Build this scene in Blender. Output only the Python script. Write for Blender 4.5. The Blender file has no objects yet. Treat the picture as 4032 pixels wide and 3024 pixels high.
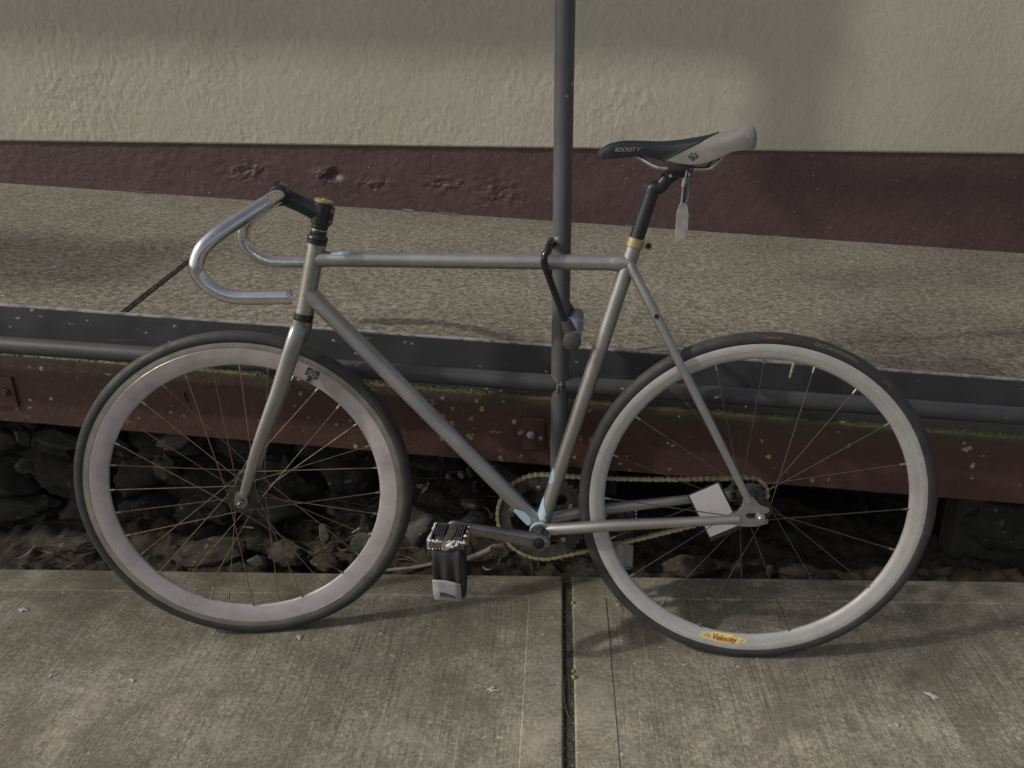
import bpy, bmesh, math, random
from mathutils import Vector, Matrix, noise
R = math.radians
rnd = random.Random(7)
C = bpy.context.scene.collection
sc = bpy.context.scene

# ------------------------------------------------------------------ camera, light, exposure
cam = bpy.data.cameras.new('camera'); co = bpy.data.objects.new('camera', cam); C.objects.link(co)
cam.sensor_width = 36.0; cam.lens = 28.772; cam.clip_start = 0.05; cam.clip_end = 600
CR, CF, CU = Vector((.9982, .0558, -.0234)), Vector((-.0605, .9299, -.3629)), Vector((.0015, .3636, .9315))
m = Matrix((CR, CU, -CF)).transposed().to_4x4(); m.translation = (-.3677, -1.3741, 1.1295)
co.matrix_world = m
sc.camera = co
SUN_EL, SUN_AZ = 38.0, 21.0            # shadows run towards +x, 21 degrees off it towards the wall
sd = Vector((math.cos(R(SUN_AZ))*math.cos(R(SUN_EL)), math.sin(R(SUN_AZ))*math.cos(R(SUN_EL)), -math.sin(R(SUN_EL))))
w = bpy.data.worlds.new('World'); sc.world = w; w.use_nodes = True
wn = w.node_tree.nodes; wl = w.node_tree.links
sky = wn.new('ShaderNodeTexSky'); sky.sky_type = 'NISHITA'; sky.sun_disc = False; sky.air_density = 1.0; sky.dust_density = 4.0; sky.ozone_density = .6
sky.sun_elevation = R(SUN_EL); sky.sun_rotation = math.atan2(-sd.x, -sd.y)
hs = wn.new('ShaderNodeHueSaturation'); hs.inputs['Saturation'].default_value = .6; wl.new(sky.outputs[0], hs.inputs['Color']); wl.new(hs.outputs[0], wn['Background'].inputs[0]); wn['Background'].inputs[1].default_value = 0.095
sl = bpy.data.lights.new('sun', 'SUN'); so = bpy.data.objects.new('sun', sl); C.objects.link(so)
sl.energy = 2.0; sl.angle = R(2.0); sl.color = (1.0, .95, .86)
so.rotation_euler = sd.to_track_quat('-Z', 'Y').to_euler(); so.location = (-6, -3, 8)
sc.view_settings.view_transform = 'Standard'; sc.view_settings.look = 'None'
sc.view_settings.gamma = 1.0; sc.view_settings.use_curve_mapping = False
sc.view_settings.exposure = 0.02

# ------------------------------------------------------------------ material helpers
class NT:
    def __init__(s, name):
        s.m = bpy.data.materials.new(name); s.m.use_nodes = True
        s.n = s.m.node_tree.nodes; s.l = s.m.node_tree.links; s.b = s.n['Principled BSDF']
        s.geo = None; s.tc = None
    def pos(s):
        if not s.geo: s.geo = s.n.new('ShaderNodeNewGeometry')
        return s.geo.outputs['Position']
    def ob(s):
        if not s.tc: s.tc = s.n.new('ShaderNodeTexCoord')
        return s.tc.outputs['Object']
    def xyz(s, src):
        k = s.n.new('ShaderNodeSeparateXYZ'); s.l.new(src, k.inputs[0]); return k.outputs
    def mapv(s, src, scale=(1, 1, 1), rot=(0, 0, 0), loc=(0, 0, 0)):
        k = s.n.new('ShaderNodeMapping'); k.inputs[1].default_value = loc; k.inputs[2].default_value = rot; k.inputs[3].default_value = scale
        s.l.new(src, k.inputs[0]); return k.outputs[0]
    def noise(s, src, scale, detail=4, rough=.55, dist=0.):
        k = s.n.new('ShaderNodeTexNoise'); s.l.new(src, k.inputs['Vector'])
        k.inputs['Scale'].default_value = scale; k.inputs['Detail'].default_value = detail
        k.inputs['Roughness'].default_value = rough; k.inputs['Distortion'].default_value = dist
        return k.outputs[0]
    def vor(s, src, scale, feat='F1', rand=1.):
        k = s.n.new('ShaderNodeTexVoronoi'); k.feature = feat; s.l.new(src, k.inputs['Vector'])
        k.inputs['Scale'].default_value = scale; k.inputs['Randomness'].default_value = rand
        return k.outputs[0]
    def rng(s, v, a, b, c=0., d=1., smooth=False):
        k = s.n.new('ShaderNodeMapRange'); k.inputs[1].default_value = a; k.inputs[2].default_value = b
        k.inputs[3].default_value = c; k.inputs[4].default_value = d; k.clamp = True
        if smooth: k.interpolation_type = 'SMOOTHSTEP'
        s.l.new(v, k.inputs[0]); return k.outputs[0]
    def math(s, op, a, b=0.):
        k = s.n.new('ShaderNodeMath'); k.operation = op
        for i, v in enumerate((a, b)):
            if isinstance(v, (int, float)): k.inputs[i].default_value = v
            else: s.l.new(v, k.inputs[i])
        return k.outputs[0]
    def mix(s, f, a, b, mode='MIX'):
        k = s.n.new('ShaderNodeMix'); k.data_type = 'RGBA'; k.blend_type = mode
        for i, v in ((0, f), (6, a), (7, b)):
            if isinstance(v, (int, float)): k.inputs[i].default_value = v
            elif isinstance(v, tuple): k.inputs[i].default_value = (*v, 1) if len(v) == 3 else v
            else: s.l.new(v, k.inputs[i])
        return k.outputs[2]
    def scalec(s, col, f):                 # colour times a scalar field
        return s.mix(1.0, col, f, 'MULTIPLY')
    def bump(s, h, strength=1., dist=.002, prev=None):
        k = s.n.new('ShaderNodeBump'); k.inputs['Strength'].default_value = strength; k.inputs['Distance'].default_value = dist
        s.l.new(h, k.inputs['Height'])
        if prev is not None: s.l.new(prev, k.inputs['Normal'])
        return k.outputs[0]
    def out(s, col=None, rough=None, metal=0., nrm=None, **kw):
        for k, v in (('Base Color', col), ('Roughness', rough), ('Metallic', metal), ('Normal', nrm)):
            if v is None: continue
            if isinstance(v, (int, float)): s.b.inputs[k].default_value = v
            elif isinstance(v, tuple): s.b.inputs[k].default_value = (*v, 1)
            else: s.l.new(v, s.b.inputs[k])
        for k, v in kw.items(): s.b.inputs[k.replace('_', ' ')].default_value = v
        return s.m

def simple(name, col, rough=.5, metal=0., var=.15, vs=60., bump=0., bs=300., **kw):
    t = NT(name); p = t.ob()
    f = t.rng(t.noise(p, vs, 4), .3, .7, 1-var, 1+var)
    c = t.scalec(col, f) if False else t.mix(1., col, f, 'MULTIPLY')
    r = t.rng(t.noise(p, vs*2.3, 3), .3, .7, max(.03, rough-.08), min(1, rough+.1))
    n = t.bump(t.noise(p, bs, 3), 1., bump) if bump else None
    return t.out(c, r, metal, n, **kw)

def mk_concrete(name, broom):
    t = NT(name); p = t.pos(); x = t.xyz(p)
    big = t.noise(p, 2.2, 4, .6); mid = t.noise(p, 14, 5, .65); fine = t.noise(p, 150, 3, .7); grit = t.noise(p, 420, 2, .6)
    c = t.mix(t.rng(big, .32, .68), (.205, .186, .140), (.385, .355, .280))
    c = t.mix(t.rng(mid, .35, .7), c, (.20, .178, .14))
    spk = t.noise(p, 105, 3, .6, .5)
    c = t.mix(t.rng(spk, .52, .66, 0, .36), c, (.43, .405, .335)); c = t.mix(t.rng(spk, .32, .46, .34, 0), c, (.14, .124, .095))
    c = t.mix(1., c, t.rng(fine, .30, .70, .56, 1.46), 'MULTIPLY')
    c = t.mix(1., c, t.rng(grit, .3, .7, .74, 1.26), 'MULTIPLY')
    if broom:
        q = t.mapv(p, (190, 5, 1), (0, 0, R(4))); st = t.noise(q, 1., 3, .6)
        q2 = t.mapv(p, (60, 2.2, 1), (0, 0, R(-3))); st2 = t.noise(q2, 1., 2, .6)
        brm = t.rng(t.noise(p, 3.1, 3), .36, .62, .35, 1.)
        c = t.mix(t.math('MULTIPLY', brm, t.rng(st, .46, .64, 0, .8)), c, t.mix(1., c, (.58, .56, .52), 'MULTIPLY'))
        c = t.mix(t.rng(st2, .60, .70, 0, .38), c, (.42, .39, .32))
    pat = t.noise(p, 4.2, 6, .68, .6); c = t.mix(t.rng(pat, .50, .64, 0, .62), c, (.13, .112, .080)); c = t.mix(t.rng(pat, .32, .46, .55, 0), c, (.44, .405, .325)); pt2 = t.noise(t.mapv(p, (1, 1, 1), loc=(3, 5, 0)), 17, 5, .7); c = t.mix(t.rng(pt2, .52, .70, 0, .5), c, (.15, .13, .098))
    # darker and greener towards the edge by the ramp
    g = t.math('MULTIPLY', t.rng(x[1], -.10, .26), t.rng(t.noise(p, 7, 5, .65), .34, .66))
    c = t.mix(t.math('MULTIPLY', g, .75), c, (.098, .095, .055))
    # brown stains, dark pits, pale specks
    sp = t.noise(p, 4.6, 3, .5); c = t.mix(t.rng(sp, .66, .76, 0, .6), c, (.10, .078, .05))
    pit = t.vor(p, 34); c = t.mix(t.rng(pit, .035, .05, .85, 0), c, (.05, .04, .03))
    pal = t.vor(t.mapv(p, loc=(3.1, 1.7, 0)), 21); c = t.mix(t.rng(pal, .05, .085, .8, 0), c, (.50, .48, .43))
    h = t.math('ADD', t.math('MULTIPLY', fine, .7), t.math('MULTIPLY', grit, .35))
    if broom: h = t.math('ADD', h, t.math('MULTIPLY', st, .8))
    n = t.bump(h, 1., .0016 if broom else .0011)
    n = t.bump(mid, .6, .004, n)
    return t.out(c, .9, 0, n)
M_broom = mk_concrete('broomed_concrete', True); M_trowel = mk_concrete('trowelled_concrete', False)

def mk_ramp():
    t = NT('coarse_concrete'); p = t.pos()
    big = t.noise(p, 2.0, 4, .6); a = t.noise(p, 72, 4, .75, .4); b = t.noise(p, 260, 3, .7); md = t.noise(p, 9, 5, .6)
    c = t.mix(t.rng(big, .3, .7), (.225, .20, .155), (.32, .29, .235))
    c = t.mix(t.rng(a, .42, .56), t.mix(1., c, (.44, .43, .40), 'MULTIPLY'), c)
    c = t.mix(t.rng(a, .56, .70, 0, .6), c, (.45, .425, .37))
    c = t.mix(1., c, t.rng(b, .3, .7, .72, 1.28), 'MULTIPLY')
    c = t.mix(t.rng(md, .55, .75, 0, .5), c, (.17, .15, .115))
    pal = t.vor(t.mapv(p, loc=(.7, 4.2, 0)), 17); c = t.mix(t.rng(pal, .05, .09, .8, 0), c, (.55, .53, .48))
    n = t.bump(t.math('ADD', a, t.math('MULTIPLY', b, .5)), 1., .0045)
    return t.out(c, .95, 0, n)
M_ramp = mk_ramp()

def mk_plaster():
    t = NT('cream_plaster_paint'); p = t.pos()
    big = t.noise(p, 1.3, 4, .6); md = t.noise(p, 11, 5, .6, .8); a = t.noise(p, 48, 5, .65, .3); b = t.noise(t.mapv(p, (1, 1, .55)), 130, 4, .65, .8); f = t.noise(p, 420, 2)
    c = t.mix(t.rng(big, .3, .7), (.43, .397, .318), (.50, .467, .383))
    c = t.mix(t.rng(md, .55, .72, 0, .35), c, (.40, .36, .28))
    c = t.mix(1., c, t.rng(b, .3, .7, .93, 1.06), 'MULTIPLY')
    st = t.noise(t.mapv(p, (9, 9, 1.6)), 1., 3); c = t.mix(t.rng(st, .66, .78, 0, .25), c, (.33, .29, .21))
    n = t.bump(a, .5, .003); n = t.bump(b, .7, .0024, n); n = t.bump(f, .5, .0008, n)
    return t.out(c, .62, 0, n)
M_plaster = mk_plaster()

def mk_maroon(name, col, hi, chips, algae_shade):
    t = NT(name); p = t.pos(); x = t.xyz(p)
    md = t.noise(p, 9, 4, .6); fine = t.noise(p, 130, 4, .65); f2 = t.noise(p, 480, 2)
    c = t.mix(t.rng(md, .3, .7), col, hi)
    c = t.mix(1., c, t.rng(fine, .3, .7, .86, 1.14), 'MULTIPLY')
    if algae_shade:
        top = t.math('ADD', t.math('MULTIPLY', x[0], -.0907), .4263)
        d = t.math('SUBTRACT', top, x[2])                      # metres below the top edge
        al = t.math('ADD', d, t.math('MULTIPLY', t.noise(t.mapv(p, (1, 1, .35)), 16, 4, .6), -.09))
        c = t.mix(t.rng(al, -.045, .015, .8, 0), c, (.050, .050, .034))  # algae, plus the shade below the pipe mixed into the paint colour
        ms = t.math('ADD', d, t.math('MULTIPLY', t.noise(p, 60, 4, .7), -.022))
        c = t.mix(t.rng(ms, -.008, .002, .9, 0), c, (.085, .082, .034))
    if chips:
        rag = t.math('MULTIPLY', t.noise(p, 130, 4, .7), .75); zone = t.math('MULTIPLY', t.rng(t.noise(p, 3.6, 2), .42, .60), t.rng(x[0], -1.2, .1, .55, 1.1))
        c1 = t.math('LESS_THAN', t.math('ADD', t.vor(t.mapv(p, (1, 1, 1.5), (0, .5, 0)), 15), rag), t.math('ADD', t.math('MULTIPLY', zone, .17), .385))
        c2 = t.math('LESS_THAN', t.math('ADD', t.vor(t.mapv(p, (1, 1, .8), (0, -.4, 0), (.4, 0, .3)), 34), rag), t.math('ADD', t.math('MULTIPLY', zone, .19), .415))
        msk = t.math('MAXIMUM', c1, c2)
        c = t.mix(msk, c, t.mix(t.rng(t.noise(p, 23, 2), .4, .6), (.40, .33, .21), (.27, .18, .10)))
        h = t.math('SUBTRACT', t.math('MULTIPLY', fine, .3), t.math('MULTIPLY', msk, .8))
    else:
        dots = t.vor(p, 26); c = t.mix(t.rng(dots, .045, .06, .9, 0), c, (.42, .39, .36))
        h = t.math('MULTIPLY', fine, .5)
    n = t.bump(h, .8, .0015); n = t.bump(t.noise(p, 38, 5, .6, .6), .7, .004, n); n = t.bump(f2, .4, .0005, n)
    return t.out(c, t.rng(md, .3, .7, .42, .6), 0, n)
M_plinth = mk_maroon('maroon_wall_paint', (.082, .046, .047), (.098, .057, .056), False, False)
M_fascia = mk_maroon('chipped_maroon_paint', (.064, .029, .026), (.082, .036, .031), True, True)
M_plate = mk_maroon('maroon_plate_paint', (.066, .029, .026), (.084, .036, .031), True, False)

def mk_grey(name, col, spots):
    t = NT(name); p = t.pos()
    md = t.noise(p, 12, 4, .6); fine = t.noise(p, 240, 3)
    c = t.mix(1., col, t.rng(md, .3, .7, .82, 1.2), 'MULTIPLY')
    ch = t.math('ADD', t.vor(t.mapv(p, (1, 1, 1.6)), spots), t.math('MULTIPLY', t.noise(t.mapv(p, (1, 1, 2)), 170, 3, .7), .7))
    zone = t.rng(t.noise(p, 6, 2), .45, .65, .0, .09)
    msk = t.math('LESS_THAN', ch, t.math('ADD', t.math('MULTIPLY', zone, 1.5), .33))
    c = t.mix(msk, c, (.42, .41, .38))
    sc_ = t.noise(t.mapv(p, (5, 5, 90)), 1., 3); c = t.mix(t.rng(sc_, .68, .74, 0, .35), c, (.2, .2, .2))
    n = t.bump(fine, .5, .0006)
    return t.out(c, t.rng(md, .3, .7, .38, .55), 0, n)
M_beam = mk_grey('dark_grey_paint', (.050, .051, .056), 30); M_post = mk_grey('grey_post_paint', (.088, .089, .094), 24); M_pipe = mk_grey('grey_pipe_paint', (.056, .057, .061), 24)
t = NT('worn_bare_edge'); M_wornedge = t.out(t.mix(t.rng(t.noise(t.pos(), 60, 3), .4, .6), (.22, .22, .22), (.48, .47, .45)), .4, .3)

def mk_rawsteel():
    t = NT('raw_clearcoated_steel'); p = t.ob()
    md = t.noise(p, 13, 4, .6); br = t.noise(p, 420, 2); st = t.noise(t.mapv(p, (30, 30, 30)), 1., 5, .7)
    c = t.mix(t.rng(md, .3, .7), (.305, .298, .280), (.40, .393, .375))
    c = t.mix(t.rng(st, .58, .75, 0, .45), c, (.20, .17, .14))
    r = t.rng(st, .3, .7, .30, .44)
    return t.out(c, r, .74, t.bump(br, .3, .0003), Coat_Weight=.15, Coat_Roughness=.2)
M_steel = mk_rawsteel()
M_chrome = simple('polished_alloy', (.70, .70, .69), .22, 1., .10, 30, .0002, 60)
M_black = simple('black_anodised', (.026, .027, .029), .30, .0, .2, 80, .0002, 400)
M_blackmet = simple('black_metal', (.03, .03, .032), .38, .6, .25, 60)
M_gun = simple('smoked_chrome', (.27, .26, .25), .22, 1., .25, 25)
M_gold = simple('gold_anodised', (.45, .36, .20), .38, .6, .12, 40)
M_chain = simple('brass_chain', (.44, .385, .265), .42, .9, .3, 200)
M_silver = simple('silver_metal', (.55, .54, .52), .3, .95, .15, 90)
M_tyre = simple('tyre_rubber', (.040, .039, .038), .62, 0, .3, 30, .0004, 500)
M_tyref = simple('worn_tyre_rubber', (.055, .053, .049), .7, 0, .35, 24, .0004, 500)
def mk_rim(name, col, grime, dirt, metal):
    t = NT(name); p = t.ob(); a = t.noise(p, 11, 5, .65); b = t.noise(p, 42, 5, .7); f = t.noise(p, 300, 2)
    c = t.mix(t.rng(a, .46, .70, 0, dirt), col, grime); c = t.mix(t.rng(b, .55, .75, 0, dirt*.8), c, grime); c = t.mix(1., c, t.rng(b, .3, .7, .9, 1.06), 'MULTIPLY')
    return t.out(c, t.rng(a, .3, .7, .38, .58), metal, t.bump(f, .3, .0002))
M_rimf = mk_rim('satin_pinkish_rim', (.52, .478, .482), (.30, .262, .250), .75, .12)
M_rimr = mk_rim('satin_silver_rim', (.50, .495, .48), (.33, .315, .29), .5, .2)
M_track = simple('machined_brake_track', (.36, .34, .30), .36, .6, .2, 30)
M_trackr = simple('machined_rear_track', (.56, .55, .53), .34, .3, .1, 30)
M_spoke = simple('dull_spoke_steel', (.22, .158, .105), .5, .4, .2, 90)
M_spoker = simple('dark_spoke_steel', (.085, .082, .077), .55, .4, .2, 90)
M_brass = simple('nipple_metal', (.34, .32, .28), .35, .8, .2, 90)
M_hub = simple('grimy_black_hub', (.055, .053, .050), .5, .5, .5, 70)
M_leather = simple('black_saddle_vinyl', (.016, .019, .025), .46, 0, .2, 50, .0003, 700)
M_sgrey = simple('grey_saddle_vinyl', (.27, .255, .235), .55, 0, .12, 40, .0003, 700)
M_stop = simple('pale_grey_saddle_top', (.36, .37, .38), .45, 0, .1, 40, .0003, 700)
M_strap = simple('black_webbing', (.03, .029, .03), .72, 0, .25, 60, .0006, 900)
M_strapg = simple('grey_webbing', (.33, .33, .335), .75, 0, .1, 60, .0006, 900)
M_white = simple('white_card', (.62, .60, .60), .45, 0, .04, 20)
M_bluepaint = simple('pale_blue_paint', (.36, .47, .55), .5, 0, .12, 50)
M_bluering = simple('blue_rubber_ring', (.18, .28, .62), .5, 0, .08, 40)
M_lockgrey = simple('lilac_grey_vinyl', (.20, .19, .235), .4, 0, .12, 60)
M_lockblack = simple('glossy_black_vinyl', (.012, .013, .015), .22, 0, .2, 40)
M_lockcap = simple('dusty_black_cap', (.055, .05, .048), .6, 0, .2, 90)
M_yellow = simple('yellow_sticker', (.74, .63, .20), .45, 0, .05, 30)
M_red = simple('red_print', (.42, .05, .02), .5, 0, .05, 30)
M_pink = simple('pink_print', (.60, .34, .36), .5, 0, .08, 30)
M_orange = simple('orange_print', (.30, .14, .06), .6, 0, .1, 30)
M_tan = simple('tan_print', (.24, .19, .12), .6, 0, .1, 30)
M_print = simple('grey_print', (.34, .33, .30), .6, 0, .1, 30)
M_dark = simple('charcoal_print', (.05, .048, .05), .6, 0, .1, 30)
M_tag = simple('frosted_plastic', (.40, .395, .37), .5, 0, .2, 80, Transmission_Weight=.25)
M_blueloop = simple('blue_cord', (.12, .27, .36), .5)
M_pedal = simple('scuffed_black_plastic', (.062, .058, .060), .5, 0, .4, 90)
M_scuff = simple('scraped_bright_edge', (.60, .59, .58), .45, .2, .15, 120)
M_amber = simple('amber_reflector', (.40, .20, .03), .3)
M_leafd = simple('dry_brown_leaf', (.105, .082, .05), .7, 0, .4, 60)
M_leafy = simple('yellow_green_leaf', (.28, .25, .08), .6, 0, .25, 60)
M_leafp = simple('bleached_leaf', (.48, .43, .30), .7, 0, .2, 60)
M_twig = simple('bleached_twig_wood', (.20, .16, .115), .75, 0, .3, 40, .0008, 200)
M_drop = simple('bird_dropping', (.46, .46, .43), .8, 0, .12, 200)
M_cable = simple('overhead_black', (.03, .03, .03), .6)
M_road = NT('asphalt'); M_road = M_road.out(M_road.mix(1., (.05, .05, .05), M_road.rng(M_road.noise(M_road.pos(), 80, 4, .7), .3, .7, .7, 1.3), 'MULTIPLY'), .9, 0, M_road.bump(M_road.noise(M_road.pos(), 300, 3), 1, .003))

def mk_soil():
    t = NT('damp_soil'); p = t.pos(); a = t.noise(p, 55, 5, .7); b = t.noise(p, 240, 3, .7); g = t.noise(p, 6, 3)
    c = t.mix(t.rng(a, .35, .65), (.022, .018, .013), (.056, .045, .033))
    c = t.mix(t.rng(g, .5, .7, 0, .5), c, (.05, .052, .03))
    c = t.mix(t.rng(b, .62, .72, 0, .6), c, (.17, .14, .10))
    n = t.bump(t.math('ADD', a, t.math('MULTIPLY', b, .6)), 1., .007)
    return t.out(c, .95, 0, n)
M_soil = mk_soil()
def mk_stone(name, c1, c2):
    t = NT(name); p = t.pos(); a = t.noise(p, 28, 5, .65); b = t.noise(p, 190, 3)
    c = t.mix(t.rng(a, .35, .65), c1, c2); c = t.mix(1., c, t.rng(b, .3, .7, .75, 1.25), 'MULTIPLY')
    lich = t.noise(p, 45, 3, .5); c = t.mix(t.rng(lich, .64, .72, 0, .5), c, (.22, .22, .17))
    return t.out(c, .88, 0, t.bump(t.math('ADD', a, t.math('MULTIPLY', b, .4)), 1., .005))
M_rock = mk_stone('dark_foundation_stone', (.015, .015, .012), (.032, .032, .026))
M_rock2 = mk_stone('grey_green_stone', (.042, .044, .036), (.078, .080, .066))
M_rock3 = mk_stone('pale_pebble', (.13, .125, .10), (.20, .19, .155))
M_clod = mk_stone('brown_clod', (.026, .021, .016), (.058, .047, .035))
M_moss = simple('yellow_green_moss', (.105, .10, .042), .95, 0, .5, 90)
M_mortar = simple('grey_mortar', (.035, .034, .028), .9, 0, .3, 60, .002, 120)
M_gap = simple('black_joint_filler', (.046, .042, .032), .95, 0, .6, 80, .002, 150)

# ------------------------------------------------------------------ mesh helpers
def tag(o, label=None, cat=None, group=None, kind=None):
    for k, v in (('label', label), ('category', cat), ('group', group), ('kind', kind)):
        if v: o[k] = v
    return o
def mesh_of(name, bm, mats, smooth=38):
    me = bpy.data.meshes.new(name); bm.normal_update(); bm.to_mesh(me); bm.free()
    for mm in (mats if isinstance(mats, (list, tuple)) else [mats]): me.materials.append(mm)
    if smooth:
        me.polygons.foreach_set('use_smooth', [True]*len(me.polygons)); me.set_sharp_from_angle(angle=R(smooth))
    return me
def obj(name, bm, mats, parent=None, smooth=38, mw=None):
    o = bpy.data.objects.new(name, mesh_of(name, bm, mats, smooth)); C.objects.link(o)
    if parent: o.parent = parent
    if mw is not None: o.matrix_local = mw
    return o
def link(name, me, parent=None, mw=None):
    o = bpy.data.objects.new(name, me); C.objects.link(o)
    if parent: o.parent = parent
    if mw is not None: o.matrix_local = mw
    return o
def empty(name, parent=None, mw=None):
    o = bpy.data.objects.new(name, None); o.empty_display_size = .05; C.objects.link(o)
    if parent: o.parent = parent
    if mw is not None: o.matrix_local = mw
    return o
V = Vector
def smoothpath(pts, n=8):
    P = [V(p) for p in pts]; out = []
    for i in range(len(P)-1):
        p0 = P[i-1] if i else P[0]*2-P[1]; p1, p2 = P[i], P[i+1]; p3 = P[i+2] if i+2 < len(P) else P[-1]*2-P[-2]
        for k in range(n):
            s = k/n
            out.append(.5*((2*p1)+(p2-p0)*s+(2*p0-5*p1+4*p2-p3)*s*s+(3*p1-p0-3*p2+p3)*s**3))
    out.append(P[-1]); return out
def tube(bm, pts, rad, seg=16, caps=True, mi=0, flat=None):
    """tube along pts; rad is a number or a list; flat=(a,b) scales the section"""
    P = [V(p) for p in pts]; n = len(P); rad = rad if isinstance(rad, (list, tuple)) else [rad]*n
    T = [(P[min(i+1, n-1)]-P[max(i-1, 0)]).normalized() for i in range(n)]
    u = T[0].orthogonal().normalized()
    if flat: u = (V((0, 1, 0))-T[0]*T[0].y).normalized()
    rings = []
    for i in range(n):
        u = (u-T[i]*u.dot(T[i])).normalized(); v = T[i].cross(u)
        a, b = flat if flat else (1, 1)
        rings.append([bm.verts.new(P[i]+rad[i]*(a*math.cos(2*math.pi*k/seg)*u+b*math.sin(2*math.pi*k/seg)*v)) for k in range(seg)])
    for i in range(n-1):
        for k in range(seg):
            f = bm.faces.new((rings[i][k], rings[i][(k+1) % seg], rings[i+1][(k+1) % seg], rings[i+1][k])); f.material_index = mi
    if caps:
        f = bm.faces.new(rings[0][::-1]); f.material_index = mi; f = bm.faces.new(rings[-1]); f.material_index = mi
    return rings
def cyl(bm, a, b, r, r2=None, seg=20, mi=0): tube(bm, [a, b], [r, r if r2 is None else r2], seg, True, mi)
def lathe(bm, a, b, prof, seg=24, mi=0):
    """prof: list of (t 0..1 along a->b in metres from a, radius)"""
    a = V(a); d = (V(b)-a).normalized(); tube(bm, [a+d*t for t, r in prof], [max(r, 1e-4) for t, r in prof], seg, True, mi)
def revolve_y(bm, prof, seg=120, closed=False, mats=None, c=(0, 0, 0)):
    n = len(prof); rings = []
    for k in range(seg):
        a = 2*math.pi*k/seg; rings.append([bm.verts.new((c[0]+r*math.cos(a), c[1]+y, c[2]+r*math.sin(a))) for r, y in prof])
    for k in range(seg):
        A, B = rings[k], rings[(k+1) % seg]
        for i in range(n if closed else n-1):
            j = (i+1) % n; f = bm.faces.new((A[i], B[i], B[j], A[j]))
            if mats: f.material_index = mats[i]
def box(bm, lo, hi, mi=0, bevel=0, M=None):
    vs = [bm.verts.new((x, y, z)) for x in (lo[0], hi[0]) for y in (lo[1], hi[1]) for z in (lo[2], hi[2])]
    fs = [bm.faces.new([vs[i] for i in q]) for q in ((0, 1, 3, 2), (4, 6, 7, 5), (0, 4, 5, 1), (2, 3, 7, 6), (0, 2, 6, 4), (1, 5, 7, 3))]
    for f in fs: f.material_index = mi
    if M is not None: bmesh.ops.transform(bm, matrix=M, verts=vs)
    if bevel:
        es = list({e for f in fs for e in f.edges}); r = bmesh.ops.bevel(bm, geom=es, offset=bevel, segments=2, affect='EDGES', profile=.6)
        for f in r['faces']: f.material_index = mi
def hexa(bm, pts8, mi=0):
    """8 points: bottom 4 (ccw), top 4 (ccw)"""
    v = [bm.verts.new(p) for p in pts8]
    for q in ((3, 2, 1, 0), (4, 5, 6, 7), (0, 1, 5, 4), (1, 2, 6, 5), (2, 3, 7, 6), (3, 0, 4, 7)):
        f = bm.faces.new([v[i] for i in q]); f.material_index = mi
def prism(bm, poly, fn, d0, d1, mi=0):
    """extrude a 2-D polygon; fn(u, v, d) -> 3-D"""
    a = [bm.verts.new(fn(u, v, d0)) for u, v in poly]; b = [bm.verts.new(fn(u, v, d1)) for u, v in poly]
    fs = [bm.faces.new(a[::-1]), bm.faces.new(b)]; n = len(poly)
    for i in range(n): fs.append(bm.faces.new((a[i], a[(i+1) % n], b[(i+1) % n], b[i])))
    for f in fs: f.material_index = mi
    bmesh.ops.recalc_face_normals(bm, faces=fs)
def text_mesh(s, size, shear=0., extrude=0., bold=0.):
    cu = bpy.data.curves.new('lettering', 'FONT'); cu.body = s; cu.size = size; cu.shear = shear; cu.extrude = extrude; cu.offset = bold
    cu.align_x = 'CENTER'; cu.align_y = 'CENTER'; cu.resolution_u = 3
    o = bpy.data.objects.new('lettering', cu); C.objects.link(o); bpy.context.view_layer.update()
    me = bpy.data.meshes.new_from_object(o.evaluated_get(bpy.context.evaluated_depsgraph_get())); bpy.data.objects.remove(o)
    bm = bmesh.new(); bm.from_mesh(me); bpy.data.meshes.remove(me)
    if True:
        es = [e for e in bm.edges if e.calc_length() > size*.35]
        if es: bmesh.ops.subdivide_edges(bm, edges=es, cuts=2)
    return bm
def warp(bm, fn):
    for v in bm.verts: v.co = fn(v.co)
    return bm
def fract(p, o=4): return noise.fractal(p, 1.0, 2.0, o)
def rock(name, loc, size, mat, seed, parent=None, sub=3, rough=.35, rot=0., flat=0):
    bm = bmesh.new(); bmesh.ops.create_icosphere(bm, subdivisions=sub, radius=1.)
    off = V((seed*3.7, seed*1.3, seed*.9))
    cuts = [(V((rnd.uniform(-1, 1), rnd.uniform(-1, 1), rnd.uniform(-1, 1))).normalized(), rnd.uniform(.55, .85)) for _ in range(flat)]
    for v in bm.verts:
        d = v.co.normalized(); k = 1+rough*fract(d*1.1+off, 3)+rough*.35*fract(d*4+off, 3)+(.11*fract(d*6+off, 4) if mat is M_clod else 0); q = d*k
        for nn, lim in cuts:
            e = q.dot(nn)
            if e > lim: q = q-nn*(e-lim)*.85
        v.co = V((q.x*size[0]/2, q.y*size[1]/2, q.z*size[2]/2))
    bmesh.ops.rotate(bm, verts=bm.verts, cent=(0, 0, 0), matrix=Matrix.Rotation(rot, 3, 'Y'))
    o = obj(name, bm, mat, parent, 50); o.location = loc; return o

# ================================================================== SETTING
SLOPE = -.0823
def ramp_z(x, y): return .5440+SLOPE*x+.010*(y-.265)
def beam_top(x): return .5465+SLOPE*x
def pipe_z(x): return .491-.0767*x
def fascia_top(x): return .4263-.0907*x
def fascia_bot(x): return .2685-.0866*x
def stripe_z(x): return .8546-.0306*(x+.5537)

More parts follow.
